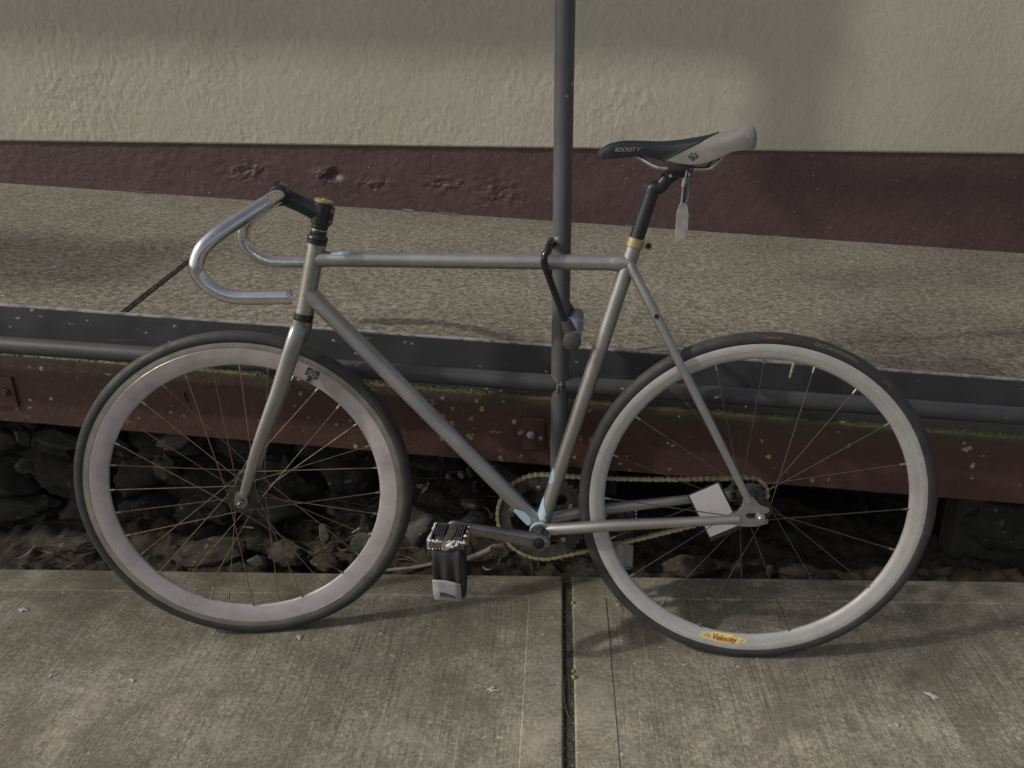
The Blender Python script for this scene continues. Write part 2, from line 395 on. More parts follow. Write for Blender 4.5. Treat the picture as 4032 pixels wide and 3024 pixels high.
# --- road, kerb, sidewalk of separate slabs
bm = bmesh.new(); box(bm, (-60, -60, -.40), (60, -3.62, -.15)); tag(obj('road', bm, M_road), kind='structure')
bm = bmesh.new(); box(bm, (-30, -3.61, -.30), (30, -3.46, -.004), bevel=.012); tag(obj('kerb', bm, M_trowel), kind='structure')
bm = bmesh.new(); box(bm, (-30, -3.45, -.30), (30, .262, -.075)); walk = tag(obj('sidewalk', bm, M_gap), kind='structure')
def slab(x0, x1, y0, y1, bt):
    bm = bmesh.new(); bx = .0755
    xs = [x0, x0+.004, x0+bx, x0+bx+.003, x1-bx-.003, x1-bx, x1-.004, x1]
    ys = [y0, y0+.004, y0+bt, y0+bt+.003, y1-bt-.003, y1-bt, y1-.004, y1]
    lev = [-.004, 0, 0, -.0022, -.0022, 0, 0, -.004]
    g = [[bm.verts.new((x, y, min(lev[i], lev[j]) if (i in (0, 7) or j in (0, 7)) else (-.0022 if (i in (3, 4) and j in (3, 4)) else 0))) for j, y in enumerate(ys)] for i, x in enumerate(xs)]
    for i in range(7):
        for j in range(7):
            f = bm.faces.new((g[i][j], g[i+1][j], g[i+1][j+1], g[i][j+1])); f.material_index = 1 if (i == 3 and j == 3) else 0
    bd = [bm.verts.new((x, y, -.09)) for x, y in ((x0, y0), (x1, y0), (x1, y1), (x0, y1))]
    edge = [[g[i][0] for i in range(8)], [g[7][j] for j in range(8)], [g[i][7] for i in range(7, -1, -1)], [g[0][j] for j in range(7, -1, -1)]]
    for k in range(4): bm.faces.new(edge[k][::-1]+[bd[k], bd[(k+1) % 4]])
    obj('slab', bm, [M_trowel, M_broom], walk, 0)
W = 1.85; GAP = .0205
for c in range(-3, 4):
    x0 = -.3445+c*W; x1 = x0+W-GAP
    slab(x0, x1, -1.62, .271, .0815); slab(x0, x1, -3.44, -1.62-GAP, .0815)
# joint filler with grit
bm = bmesh.new()
for c in range(-2, 4):
    x1 = -.3445+c*W; hexa(bm, [(x1-GAP+.0006, -3.4, -.07), (x1-.0006, -3.4, -.07), (x1-.0006, .255, -.07), (x1-GAP+.0006, .255, -.07), (x1-GAP+.0006, -3.4, -.0065), (x1-.0006, -3.4, -.0065), (x1-.0006, .255, -.009), (x1-GAP+.0006, .255, -.009)])
obj('joint_filler', bm, M_gap, walk, 0)

bm = bmesh.new()
for i in range(420):
    sd_ = rnd.choice((-1, 1)); x = -.3548+sd_*(.0098-abs(rnd.gauss(0, .0026))); y = rnd.uniform(-.75, .25); q = rnd.uniform(.0006, .0021)
    vs = [bm.verts.new(V((x, y, -.0068))+V(d)*q*rnd.uniform(.7, 1.3)) for d in ((1, 0, 0), (-1, 0, 0), (0, 1, 0), (0, -1, 0), (0, 0, 1), (0, 0, -1))]
    mi = 1 if rnd.random() < .25 else 0
    for f in ((0, 2, 4), (2, 1, 4), (1, 3, 4), (3, 0, 4)): bm.faces.new([vs[k] for k in f]).material_index = mi
tag(obj('joint_grit', bm, [M_clod, M_leafy], walk, 0), kind='stuff')

# --- soil strip and void under the ramp
def soil_h(x, y):
    p = V((x*6, y*6, 1.7)); z = -.045+.030*fract(p, 3)+.016*fract(p*4.5, 3)
    t = max(0, min(1, (y-.26)/.26)); t = t*t*(3-2*t)
    hump = math.exp(-((x+.66)/.24)**2)*.155 + math.exp(-((x+1.45)/.42)**2)*.03
    z += hump*t
    z += .032*math.exp(-((y-.315)/.03)**2)*max(0, fract(V((x*9, 3.3, .5)), 3)+.35)
    if y < .285: z = min(z, -.006)
    return z
bm = bmesh.new(); nx, ny = 520, 84; xa, xb, ya, yb = -2.4, 1.3, .258, 1.2
rows = [[bm.verts.new((xa+(xb-xa)*i/nx, ya+(yb-ya)*(j/ny)**1.5, soil_h(xa+(xb-xa)*i/nx, ya+(yb-ya)*(j/ny)**1.5))) for j in range(ny+1)] for i in range(nx+1)]
for i in range(nx):
    for j in range(ny): bm.faces.new((rows[i][j], rows[i+1][j], rows[i+1][j+1], rows[i][j+1]))
tag(obj('soil', bm, M_soil, smooth=180), kind='structure')

# --- ramp: two slabs with a joint, maroon fascia, plates
ramp = tag(empty('ramp'), kind='structure')
def ramp_piece(xl0, xl1, xr0, xr1):          # x at front/back, left/right
    bm = bmesh.new(); y0, y1 = .273, 1.668
    P = [(xl0, y0), (xr0, y0), (xr1, y1), (xl1, y1)]
    hexa(bm, [(x, y, ramp_z(x, y)-.14) for x, y in P]+[(x, y, ramp_z(x, y)) for x, y in P])
    es = [e for e in bm.edges if all(abs(v.co.z-ramp_z(v.co.x, v.co.y)) < 1e-4 for v in e.verts)]
    bmesh.ops.bevel(bm, geom=es, offset=.004, segments=2, affect='EDGES'); obj('ramp_slab', bm, M_ramp, ramp, 0)
ramp_piece(-6, -6, -1.316, -1.478); ramp_piece(-1.305, -1.467, 5, 5)
bm = bmesh.new(); hexa(bm, [(-1.33, .274, .45), (-1.29, .274, .45), (-1.452, 1.667, .45), (-1.492, 1.667, .45)]+[(x, y, ramp_z(x, y)-.013) for x, y in ((-1.33, .274), (-1.29, .274), (-1.452, 1.667), (-1.492, 1.667))])
obj('joint_filler', bm, M_gap, ramp, 0)
bm = bmesh.new(); n = 150; x0, x1 = -6., 5.
prev = None
for i in range(n+1):
    x = x0+(x1-x0)*i/n; jz = .0022*fract(V((x*14, 0, 0)), 3)
    ring = [bm.verts.new(p) for p in ((x, .25, fascia_bot(x)+jz), (x, .25, fascia_top(x)-.004), (x, .254, fascia_top(x)), (x, .2725, fascia_top(x)+.002), (x, .330, fascia_top(x)-.01), (x, .330, fascia_bot(x)+.004))]
    if prev:
        for k in range(6): bm.faces.new((prev[k], ring[k], ring[(k+1) % 6], prev[(k+1) % 6]))
    prev = ring
bmesh.ops.recalc_face_normals(bm, faces=bm.faces)
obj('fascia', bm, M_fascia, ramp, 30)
for k, (xa_, xb_, za, zb, bx_, bz_) in enumerate(((-1.66, -1.578, .444, .516, -1.597, .480), (-.4505, -.404, .3445, .419, -.4345, .379))):
    bm = bmesh.new(); box(bm, (xa_, .2445, za), (xb_, .2495, zb), bevel=.0015); pl = obj('bracket_plate', bm, M_plate, ramp)
    bm = bmesh.new(); lathe(bm, (bx_, .2444, bz_), (bx_, .230, bz_), [(0, .009), (.003, .009), (.004, .006), (.008, .0055), (.009, .002)], 8); obj('bolt', bm, M_plate if k == 0 else M_wornedge, pl)
# moss along the ledge
bm = bmesh.new()
for i in range(4200):
    x = rnd.uniform(-1.75, .95); dens = .25+.75*max(0, fract(V((x*5, 9.1, 0)), 3)+.45)
    if x < -1.2: dens = max(dens, .6)
    if rnd.random() > dens: continue
    if -.44 < x < -.30: continue
    y = .2505+rnd.random()**1.6*.018; z = fascia_top(x)+.001-(rnd.random()*.012*dens if y < .2535 else 0); s = rnd.uniform(.0014, .0048)
    a = V((x, y, z)); q = [a+V((rnd.uniform(-s, s), rnd.uniform(-s, s)*.7, rnd.uniform(-s*.4, s))) for _ in range(4)]
    vs = [bm.verts.new(p) for p in q]
    for f in ((0, 1, 2), (0, 2, 3), (0, 3, 1), (1, 3, 2)): bm.faces.new([vs[k] for k in f])
mo = obj('moss', bm, M_moss, None, 0); tag(mo, kind='stuff')

# --- rough stone foundation at the back of the void
fnd = empty('foundation_wall'); tag(fnd, 'rough dark stone foundation in shadow beneath the maroon ramp edge', 'stone wall')
bm = bmesh.new(); box(bm, (-2.6, .60, -.2), (-.22, .66, .50)); box(bm, (-.22, 1.10, -.2), (.60, 1.16, .40)); box(bm, (.60, .44, -.2), (2.2, .50, .34)); obj('backing', bm, M_mortar, fnd, 0)
zz = -.05; row = 0
while zz < .36:
    hh = rnd.uniform(.085, .13); x = -2.4+rnd.uniform(0, .1)
    while x < -.24:
        ww = rnd.uniform(.12, .24)
        if zz+hh*.6 < fascia_bot(x+ww/2)+.04:
            rock('stone', (x+ww/2, .60+rnd.uniform(-.015, .015), zz+hh/2), (ww*1.25, .16, hh*1.3), M_rock, rnd.uniform(0, 50), fnd, 4, .42, rnd.uniform(-.25, .25), 7)
        x += ww+.006
    zz += hh+.004
for k, (x, z, w_, h_) in enumerate(((.74, .05, .26, .16), (.78, .175, .30, .10), (1.02, .06, .24, .15))):
    rock('stone', (x, .46, z), (w_, .12, h_), M_rock, 60+k, fnd, 4, .25, 0, 6)

# --- loose stones, clods, each one its own thing
G = 'stones lying in the gap under the ramp'
ST = [((-.707, .42, .050), (.150, .14, .125), M_rock2, 'large rounded dark green boulder behind the left pedal', 'boulder'),
      ((-.589, .42, .108), (.058, .05, .034), M_rock2, 'upper flat grey green stone of the small pile beside the crank', 'stone'),
      ((-.586, .40, .080), (.066, .05, .034), M_rock2, 'lower wide grey green stone of the small pile beside the crank', 'stone'),
      ((-.588, .385, .122), (.026, .02, .013), M_rock3, 'small pale pebble lying on top of the small stone pile', 'pebble'),
      ((-.724, .45, .140), (.026, .022, .016), M_rock3, 'pale pebble just right of the front tyre, above the boulder', 'pebble'),
      ((-.622, .47, .163), (.021, .02, .022), M_rock3, 'knobbly pale pebble left of the down tube under the fascia', 'pebble'),
      ((-.603, .48, .163), (.019, .02, .032), M_rock2, 'upright grey stone touching the down tube edge under the fascia', 'stone'),
      ((-.654, .46, .162), (.018, .018, .016), M_rock3, 'tiny brownish pebble between leaf litter and down tube', 'pebble'),
      ((-.542, .40, .088), (.016, .016, .018), M_rock2, 'small grey stone left of the chainring edge', 'stone'),
      ((-.958, .45, .066), (.034, .03, .030), M_rock2, 'round grey stone seen through the front wheel right of its hub', 'stone'),
      ((-.965, .38, .040), (.036, .03, .054), M_rock2, 'angular wedge stone low behind the front wheel spokes', 'stone'),
      ((-.864, .42, .050), (.036, .03, .060), M_rock2, 'narrow pointed stone inside the right side of the front wheel', 'stone'),
      ((-.869, .375, .012), (.055, .02, .068), M_rock2, 'leaning flat slate beneath the pointed stone in the front wheel', 'slate'),
      ((-1.046, .335, .006), (.100, .06, .074), M_clod, 'crumbly brown clod at the bottom right of the front wheel', 'clod'),
      ((-.948, .322, -.006), (.078, .05, .045), M_clod, 'low brown clod by the sidewalk edge inside the front rim', 'clod'),
      ((-1.25, .345, -.004), (.200, .08, .074), M_clod, 'wide soil lump below the front hub at the sidewalk edge', 'clod'),
      ((-1.116, .305, .004), (.052, .03, .042), M_rock2, 'angular reddish stone wedged between two soil lumps', 'stone'),
      ((-1.774, .50, .252), (.040, .04, .056), M_rock2, 'pale stone under the fascia at the far left edge', 'stone'),
      ((-1.691, .52, .235), (.110, .06, .046), M_rock2, 'long pale stone high on the foundation left of the front tyre', 'stone'),
      ((-1.798, .50, .164), (.048, .04, .048), M_rock2, 'round grey stone set in the foundation at the far left', 'stone'),
      ((-1.60, .345, .022), (.150, .05, .038), M_clod, 'long crumbling soil ridge left of the front tyre', 'clod'),
      ((-1.393, .53, .228), (.085, .06, .048), M_rock3, 'light grey stone high behind the left half of the front wheel', 'stone'),
      ((-1.418, .52, .157), (.070, .05, .085), M_rock2, 'upright grey slab stone below the light stone in the front wheel', 'stone'),
      ((-.061, .325, -.010), (.130, .05, .056), M_clod, 'sunlit tan clod behind the lower rear wheel', 'clod'),
      ((.051, .325, -.012), (.026, .025, .042), M_clod, 'upright brown stone between rear spokes at the sidewalk edge', 'stone'),
      ((.130, .32, -.014), (.022, .02, .034), M_clod, 'small tan stone inside the rear wheel right of its lowest spoke', 'stone'),
      ((.197, .32, -.018), (.085, .03, .030), M_clod, 'row of low tan clods inside the rear wheel right side', 'clod')]
for k, (l, s, m_, lab, cat) in enumerate(ST):
    tag(rock(cat, l, s, m_, 100+k*3.1, None, 4 if max(s) > .05 else 3, .24 if m_ is M_clod else .30, rnd.uniform(-.2, .2), 0 if m_ is M_clod else 5), lab, cat, G)

# --- litter: leaves, twigs
def leaf(bm, p, L, wd, yaw, pitch, curl, mi=0):
    M = Matrix.Translation(p) @ Matrix.Rotation(yaw, 4, 'Z') @ Matrix.Rotation(pitch, 4, 'Y'); n = 8; a, b, c = [], [], []
    for i in range(n+1):
        s = i/n; ww = wd*math.sin(math.pi*min(1, s*.94+.03))**.8; bend = curl*L*(s-.5)**2*4; y = .12*L*math.sin(s*3)
        a.append(bm.verts.new(M @ V((s*L-L/2, y-ww/2, bend+ww*.12)))); b.append(bm.verts.new(M @ V((s*L-L/2, y, bend)))); c.append(bm.verts.new(M @ V((s*L-L/2, y+ww/2, bend+ww*.12))))
    for i in range(n):
        for q in ((a[i], a[i+1], b[i+1], b[i]), (b[i], b[i+1], c[i+1], c[i])):
            f = bm.faces.new(q); f.material_index = mi
bm = bmesh.new()
for i in range(170):
    x = rnd.gauss(-.72, .17); y = rnd.uniform(.36, .56)
    if i > 140: x = rnd.uniform(-1.9, -.3); y = rnd.uniform(.32, .42)
    leaf(bm, V((x, y, soil_h(x, y)+rnd.uniform(.004, .02))), rnd.uniform(.025, .075), rnd.uniform(.003, .011), rnd.uniform(0, 6.3), rnd.uniform(-.5, .5), rnd.uniform(-.15, .2), 1 if rnd.random() < .1 else 0)
for i in range(60):
    x = rnd.uniform(-1.0, -.42); y = rnd.uniform(.36, .54); a = rnd.uniform(0, 6.3); L_ = rnd.uniform(.04, .12); z = soil_h(x, y)+rnd.uniform(.004, .03)
    tube(bm, [(x, y, z), (x+L_*.5*math.cos(a), y+L_*.3*math.sin(a), z+rnd.uniform(-.005, .012)), (x+L_*math.cos(a), y+L_*.5*math.sin(a), z+rnd.uniform(-.01, .012))], [.0012, .001, .0006], 5, mi=0)
tag(obj('leaf_litter', bm, [M_leafd, M_leafp], None, 0), kind='stuff')
# fine gravel along the sidewalk edge
bm = bmesh.new()
for i in range(1500):
    x = rnd.uniform(-1.85, .75); y = .274+rnd.random()**1.4*.10; s = rnd.uniform(.0010, .0036); z = soil_h(x, y)+s*.3
    vs = [bm.verts.new(V((x, y, z))+V(d)*s*rnd.uniform(.6, 1.2)) for d in ((1, 0, 0), (-1, 0, 0), (0, 1, 0), (0, -1, 0), (0, 0, 1), (0, 0, -1))]
    for f in ((0, 2, 4), (2, 1, 4), (1, 3, 4), (3, 0, 4), (2, 0, 5), (1, 2, 5), (3, 1, 5), (0, 3, 5)): bm.faces.new([vs[k] for k in f])
tag(obj('gravel', bm, M_clod, None, 0), kind='stuff')
bm = bmesh.new(); pts = smoothpath([(-.80, .300, -.012), (-.721, .300, -.001), (-.677, .31, .003), (-.63, .315, .006), (-.595, .32, .012), (-.574, .33, .014), (-.546, .34, .024), (-.531, .35, .027), (-.512, .36, .022)], 4)
tube(bm, pts, [.004+.0035*min(1, i/18)+.0006*math.sin(i*1.9) for i in range(len(pts))], 9); tube(bm, [(-.548, .34, .024), (-.540, .335, .036), (-.536, .333, .044)], [.004, .003, .002], 7)
tag(obj('branch', bm, M_twig, None, 60), 'bleached bent branch lying on soil behind the left pedal strap', 'branch')
def litter(nm, p, L_, wd, yaw, pitch, curl, mat, lab):
    bm = bmesh.new(); leaf(bm, V(p), L_, wd, yaw, pitch, curl); tag(obj(nm, bm, mat, None, 0), lab, 'leaf')
litter('dry_leaf', (-.545, .285, .006), .036, .007, 2.4, .25, .15, M_leafp, 'pale curled leaf sliver by the chain at the sidewalk edge')
litter('dry_leaf', (-1.195, .246, .465), .030, .010, .3, 1.35, .1, M_leafp, 'pale leaf hanging on the fascia seen through the top of the front wheel')
litter('dry_leaf', (-.795, .235, .487), .070, .008, -.03, .09, .05, M_leafy, 'bright yellow green leaf under the pipe right of the front wheel')
for x, y, L_, yw, mt, lab in ((-1.93, 1.63, .13, -.03, M_leafy, 'long yellow leaf at the wall base far left of the handlebar'),
                             (-1.50, 1.56, .055, .3, M_leafp, 'short dry leaf on the ramp left of the handlebar stem'),
                             (-.93, 1.635, .060, -.45, M_leafp, 'bent straw coloured leaf at the wall base right of the stem'),
                             (-.87, 1.62, .050, .15, M_leafd, 'brown curled leaf right beside the bent straw leaf'),
                             (-.78, 1.625, .10, -.10, M_leafy, 'thin yellow stalk at the wall base between stem and post'),
                             (-.68, 1.54, .045, .4, M_leafd, 'small dark twig leaf on the ramp left of the post'),
                             (-.10, 1.63, .085, .05, M_leafy, 'yellow green leaf at the wall base right of the post'),
                             (-.03, 1.56, .035, -.9, M_leafd, 'curled dark leaf on the ramp left of the seat post'),
                             (.36, 1.60, .11, .12, M_leafd, 'thin dark stalk at the wall base right of the hanging tag')):
    litter('fallen_leaf', (x, y, ramp_z(x, y)+.006), L_, .008, yw, -math.atan(SLOPE), .08, mt, lab)
litter('dry_leaf', (-.93, 1.0, ramp_z(-.93, 1.0)+.004), .03, .006, .2, .08, .05, M_leafp, 'short straw leaf on the ramp inside the handlebar loop')
# seed pods in the pavement joint
for k, (x, y, s, lab) in enumerate(((-.3435, .165, .0045, 'yellowish seed in the pavement joint nearest the ramp'), (-.3445, -.075, .0055, 'largest yellowish seed in the middle of the pavement joint'), (-.3455, -.058, .004, 'small yellowish seed just above the largest one in the joint'))):
    tag(rock('seed', (x, y, .001), (s*1.8, s*2, s*1.8), M_leafy, 300+k, None, 2, .1), lab, 'seed')
bm = bmesh.new(); tube(bm, smoothpath([(-.361, -.072, -.006), (-.3635, -.12, -.004), (-.359, -.165, -.004), (-.352, -.182, -.002)], 6), .0008, 6); tag(obj('stalk', bm, M_leafd), 'thin yellow stalk lying along the pavement joint', 'stalk')
# bird droppings / paint splashes on the slabs
def splat(nm, x, y, s, seed, lab, hole=False):
    bm = bmesh.new(); n = 34; z = .0022; c = bm.verts.new((x, y, z+.0003)); ring = []
    for i in range(n):
        a = 2*math.pi*i/n; k = s*(.62+.9*fract(V((math.cos(a)*1.3+seed, math.sin(a)*1.3, seed)), 5)+(.7*max(0, math.cos(a-seed))**22+.5*max(0, math.cos(a-seed*2.1))**30 if hole else 0))
        ring.append(bm.verts.new((x+k*math.cos(a), y+k*math.sin(a)*.8, z-.0022)))
    for i in range(n): bm.faces.new((c, ring[i], ring[(i+1) % n]))
    tag(obj(nm, bm, M_drop, None, 0), lab, 'dropping', 'white droppings on the pavement')
for k, (x, y, s, lab) in enumerate(((-.504, -.114, .011, 'white star shaped dropping left of the pavement joint'), (.330, -.104, .013, 'white splash on the slab right of the rear wheel'),
     (-.930, .033, .009, 'white scrap of dropping touching the front tyre shadow'), (-1.228, -.107, .009, 'oval white dropping left of the front tyre'),
     (-1.59, .112, .013, 'streaky white dropping near the left picture edge'), (.238, -.182, .008, 'whitish dropping below the splash right of the rear wheel'), (-1.40, -.10, .008, 'white speck far left on the pavement'))): splat('dropping', x, y, s, k*2.3, lab, k < 2)

# --- building wall: plaster above, maroon plinth below
wall = tag(empty('building_wall', None, Matrix.Translation((0, 1.66, 0))), 'cream rough plastered building wall with a maroon base band along the ramp', 'wall')
DM = [(-1.52, .785, .085, .04), (-1.22, .765, .06, .035), (-1.05, .735, .07, .03), (-.80, .735, .08, .035), (-.60, .70, .09, .05)]
def plinth_d(x, z):
    d = .0016*fract(V((x*7, z*7, 4)), 4)+.0007*fract(V((x*40, z*40, 2)), 3)
    for cx, cz, rx, rz in DM:
        k = math.exp(-(((x-cx)/rx)**2+((z-cz)/rz)**2)*1.3)
        if k > .03:
            f = fract(V((x*34, z*48, cx)), 4); d += k*(.0058*f+.0022*fract(V((x*95, z*120, cx)), 2))
    k = math.exp(-(((x+1.20)/.026)**2+((z-.770)/.018)**2)*1.2); d -= .016*k           # knocked-out hole
    k = math.exp(-(((x+1.245)/.018)**2+((z-.768)/.02)**2)*1.2); d += .010*k
    return d
def wall_grid(name, x0, x1, nx, zlo, zhi, nz, y, df, mats, mfn=None):
    bm = bmesh.new(); g = []
    for i in range(nx+1):
        x = x0+(x1-x0)*i/nx; a, b = zlo(x), zhi(x)
        g.append([bm.verts.new((x, y-1.66-df(x, a+(b-a)*j/nz), a+(b-a)*j/nz)) for j in range(nz+1)])
    for i in range(nx):
        for j in range(nz):
            f = bm.faces.new((g[i][j], g[i+1][j], g[i+1][j+1], g[i][j+1]))
            if mfn: f.material_index = mfn(f.calc_center_median())
    return obj(name, bm, mats, wall, 180)
wall_grid('plinth', -2.75, 1.75, 900, lambda x: ramp_z(x, 1.66)-.03, lambda x: stripe_z(x)+.004, 84, 1.66, plinth_d, [M_plinth, M_mortar], lambda c: 1 if ((c.x+1.246)/.013)**2+((c.z-.768)/.014)**2 < 1+.5*fract(V((c.x*90, c.z*90, 0)), 3) else 0)
def plaster_d(x, z):
    p = V((x, z, 0)); wq = V((fract(p*5, 2), fract(p*5+V((7, 3, 1)), 2), 0))*.012; right = .45+.55/(1+math.exp((x-.35)*9))
    ed = max(0, 1-(z-stripe_z(x))/.004)
    am = .6+.9*max(0, fract(V((x*2.1, z*2.1, 8)), 2)+.3)
    return am*right*.42*(.0026*fract(p*7+wq*20, 3)+.0021*fract(V((x*46, z*30, 3))+wq*60, 4)+.0013*fract(V((x*110, z*75, 1)), 2))-.006*min(1, ed)
wall_grid('plaster', -2.75, 1.75, 1000, lambda x: stripe_z(x)+.0012*fract(V((x*30, 0, 0)), 3), lambda x: 1.46, 150, 1.651, plaster_d, [M_plaster])
bm = bmesh.new()
for lo, hi in (((-9, .0, 1.46), (9, .3, 5)), ((-9, .0, .6), (-2.75, .3, 1.46)), ((1.75, .0, .5), (9, .3, 1.46))): box(bm, (lo[0], -.009, lo[2]), (hi[0], hi[1], hi[2]))
obj('plaster', bm, M_plaster, wall, 0)
bm = bmesh.new()
box(bm, (-9, 0, .2), (-2.75, .3, .92)); box(bm, (1.75, 0, -.4), (9, .3, .78)); obj('plinth', bm, M_plinth, wall, 0)

# --- steel railing: kerb plate, pipe rail, post
rail = tag(empty('ramp_railing', None, Matrix.Translation((-.37, .19, .3))), 'grey painted steel pipe railing with one post and a dark kerb plate along the ramp', 'railing')
def RL(p): return (p[0]+.37, p[1]-.19, p[2]-.3)
bm = bmesh.new(); xs = (-6., 5.)
hexa(bm, [RL(p) for p in ((xs[0], .261, fascia_top(xs[0])), (xs[1], .261, fascia_top(xs[1])), (xs[1], .269, fascia_top(xs[1])), (xs[0], .269, fascia_top(xs[0])), (xs[0], .261, beam_top(xs[0])), (xs[1], .261, beam_top(xs[1])), (xs[1], .269, beam_top(xs[1])), (xs[0], .269, beam_top(xs[0])))])
bmesh.ops.subdivide_edges(bm, edges=[e for e in bm.edges if e.calc_length() > 1], cuts=60)
obj('kerb_plate', bm, M_beam, rail, 0)
bm = bmesh.new(); n = 80; prev = None                                     # bright worn top edge
for i in range(n+1):
    x = -2.4+4.2*i/n; z = beam_top(x)+.0006; j = .0008*fract(V((x*20, 1, 0)), 3)
    rg = [bm.verts.new(RL(p)) for p in ((x, .2602, z-.0032+j), (x, .2602, z+.0002), (x, .2698, z+.0002), (x, .2698, z-.003))]
    if prev:
        for k in range(3): bm.faces.new((prev[k], rg[k], rg[k+1], prev[k+1]))
    prev = rg
obj('worn_edge', bm, M_wornedge, rail, 0)
RP = .0182
pole_x = lambda z: -.3797+.0158*z
jx = pole_x(.519)
bm = bmesh.new(); tube(bm, [RL((x, .19, pipe_z(x)+(.0 if x > -1 else 0))) for x in (-6, -3, -1.5, -.9, jx-.010)], RP, 20); obj('rail_pipe', bm, M_pipe, rail)
bm = bmesh.new(); tube(bm, [RL((x, .19, pipe_z(x))) for x in (jx+.010, .3, 1.5, 5)], RP, 20); obj('rail_pipe', bm, M_pipe, rail)
bm = bmesh.new(); tube(bm, [RL((pole_x(z), .19, z)) for z in (.27, .6, 1.0, 2.6)], .0178, 24); obj('post', bm, M_post, rail)
for sx in (-1, 1):                                                         # weld beads
    bm = bmesh.new()
    for k in range(26):
        a = 2*math.pi*k/26; rr = .0178
        q = RL((jx+sx*(rr*abs(math.cos(a))**.0*.0168+.003*abs(math.cos(a))), .19+.0172*math.cos(a), .519+.0185*math.sin(a)))
        bmesh.ops.create_icosphere(bm, subdivisions=1, radius=rnd.uniform(.0036, .0066), matrix=Matrix.Translation(q))
    obj('weld', bm, M_post, rail, 60)
for x in (-1.9, -1.05, .95): 
    bm = bmesh.new(); box(bm, RL((x-.02, .20, pipe_z(x)-.004)), RL((x+.02, .262, pipe_z(x)+.004))); obj('bracket', bm, M_beam, rail, 0)

# --- unseen bars added overhead to cast soft shadow bands on the wall
def shadow_src(p, t): return V(p)-sd*t
tA = 1.8
aw = tag(empty('shadow_bars', None, Matrix.Translation(shadow_src((-.5, 1.65, 1.3), tA))), 'unseen overhead bars added to cast soft shadow bands on the wall', 'shadow bars')
ao = aw.matrix_world.translation if False else shadow_src((-.5, 1.65, 1.3), tA)
bm = bmesh.new(); P0 = shadow_src((-2.9, 1.65, 1.392), tA)-ao; P1 = shadow_src((.46, 1.65, 1.240), tA)-ao; d_ = (P1-P0).normalized()
tube(bm, [P0-d_*1.5, P1], .062, 12); obj('crossbar', bm, M_cable, aw)
bm = bmesh.new(); q0 = shadow_src((.405, 1.65, .66), tA)-ao; q1 = shadow_src((.54, 1.65, 2.2), tA)-ao; tube(bm, [q0, q1], .048, 12); obj('upright', bm, M_cable, aw)
bm = bmesh.new(); q0 = shadow_src((.45, 1.65, .735), tA)-ao; q1 = shadow_src((2.2, 1.65, .66), tA)-ao; tube(bm, [q0, q1], .034, 12); obj('crossbar', bm, M_cable, aw)

# ================================================================== BICYCLE
BM = Matrix(((.9991, .0415, .0044), (-.0417, .9937, .1044), (0, -.1045, .9945))).to_4x4()     # leaning 6 degrees towards the post
bike = tag(empty('bicycle', None, BM), 'raw steel fixed gear bicycle locked to the post, deep pale rims and black pedal straps', 'bicycle')
AP = V((-.9662, 0, .335)); AX = V((.2924, 0, .9563)).normalized()
STEER = Matrix.Translation(AP) @ Matrix.Rotation(R(10.712), 4, AX) @ Matrix.Translation(-AP)
BB = V((-.4105, 0, .272))

# ---- frame
bm = bmesh.new()
tube(bm, [(-.8275, 0, .8325), (-.8622, 0, .7021)], .0172, 28)                                     # head tube
tube(bm, [(-.8290, 0, .8275), (-.8262, 0, .8375)], .0184, 28); tube(bm, [(-.8608, 0, .7070), (-.8636, 0, .6970)], .0184, 28)
def flare(a, b, r, la=.018, lb=.018, fa=.0020, fb=.0016):
    a, b = V(a), V(b); L_ = (b-a).length; ts = [0, la, la+.004, la+.009, la+.016, L_-lb-.014, L_-lb-.008, L_-lb-.003, L_-lb, L_]; rs = [r+fa, r+fa*.8, r+fa*.45, r+fa*.15, r, r, r+fb*.15, r+fb*.45, r+fb*.8, r+fb]
    tube(bm, [a+(b-a)*(t_/L_) for t_ in ts], rs, 28)
flare((-.835, 0, .8041), (-.2505, 0, .7960), .0143, .018, .026)                                        # top tube
flare((-.853, 0, .7418), (-.4105, 0, .272), .0159, .020, .022)                                        # down tube
tube(bm, [(-.4105, 0, .272), (-.2418, 0, .8245)], .0143, 28)                                       # seat tube
cyl(bm, (-.4105, -.034, .272), (-.4105, .034, .272), .0205, seg=32)                                # bottom bracket shell
for s in (-1, 1):
    tube(bm, [(-.405, s*.024, .276), (-.345, s*.034, .2865), (-.26, s*.041, .2990), (-.15, s*.050, .3120), (-.036, s*.0585, .3262)], [.0115, .0118, .0112, .0098, .0080], 20)
    tube(bm, [(-.2505, s*.006, .800), (-.2425, s*.0125, .783), (-.2004, s*.0235, .704), (-.10, s*.045, .514), (-.0195, s*.0585, .361)], [.0085, .0088, .0086, .0078, .0066], 18)
fo = obj('frame', bm, M_steel, bike)
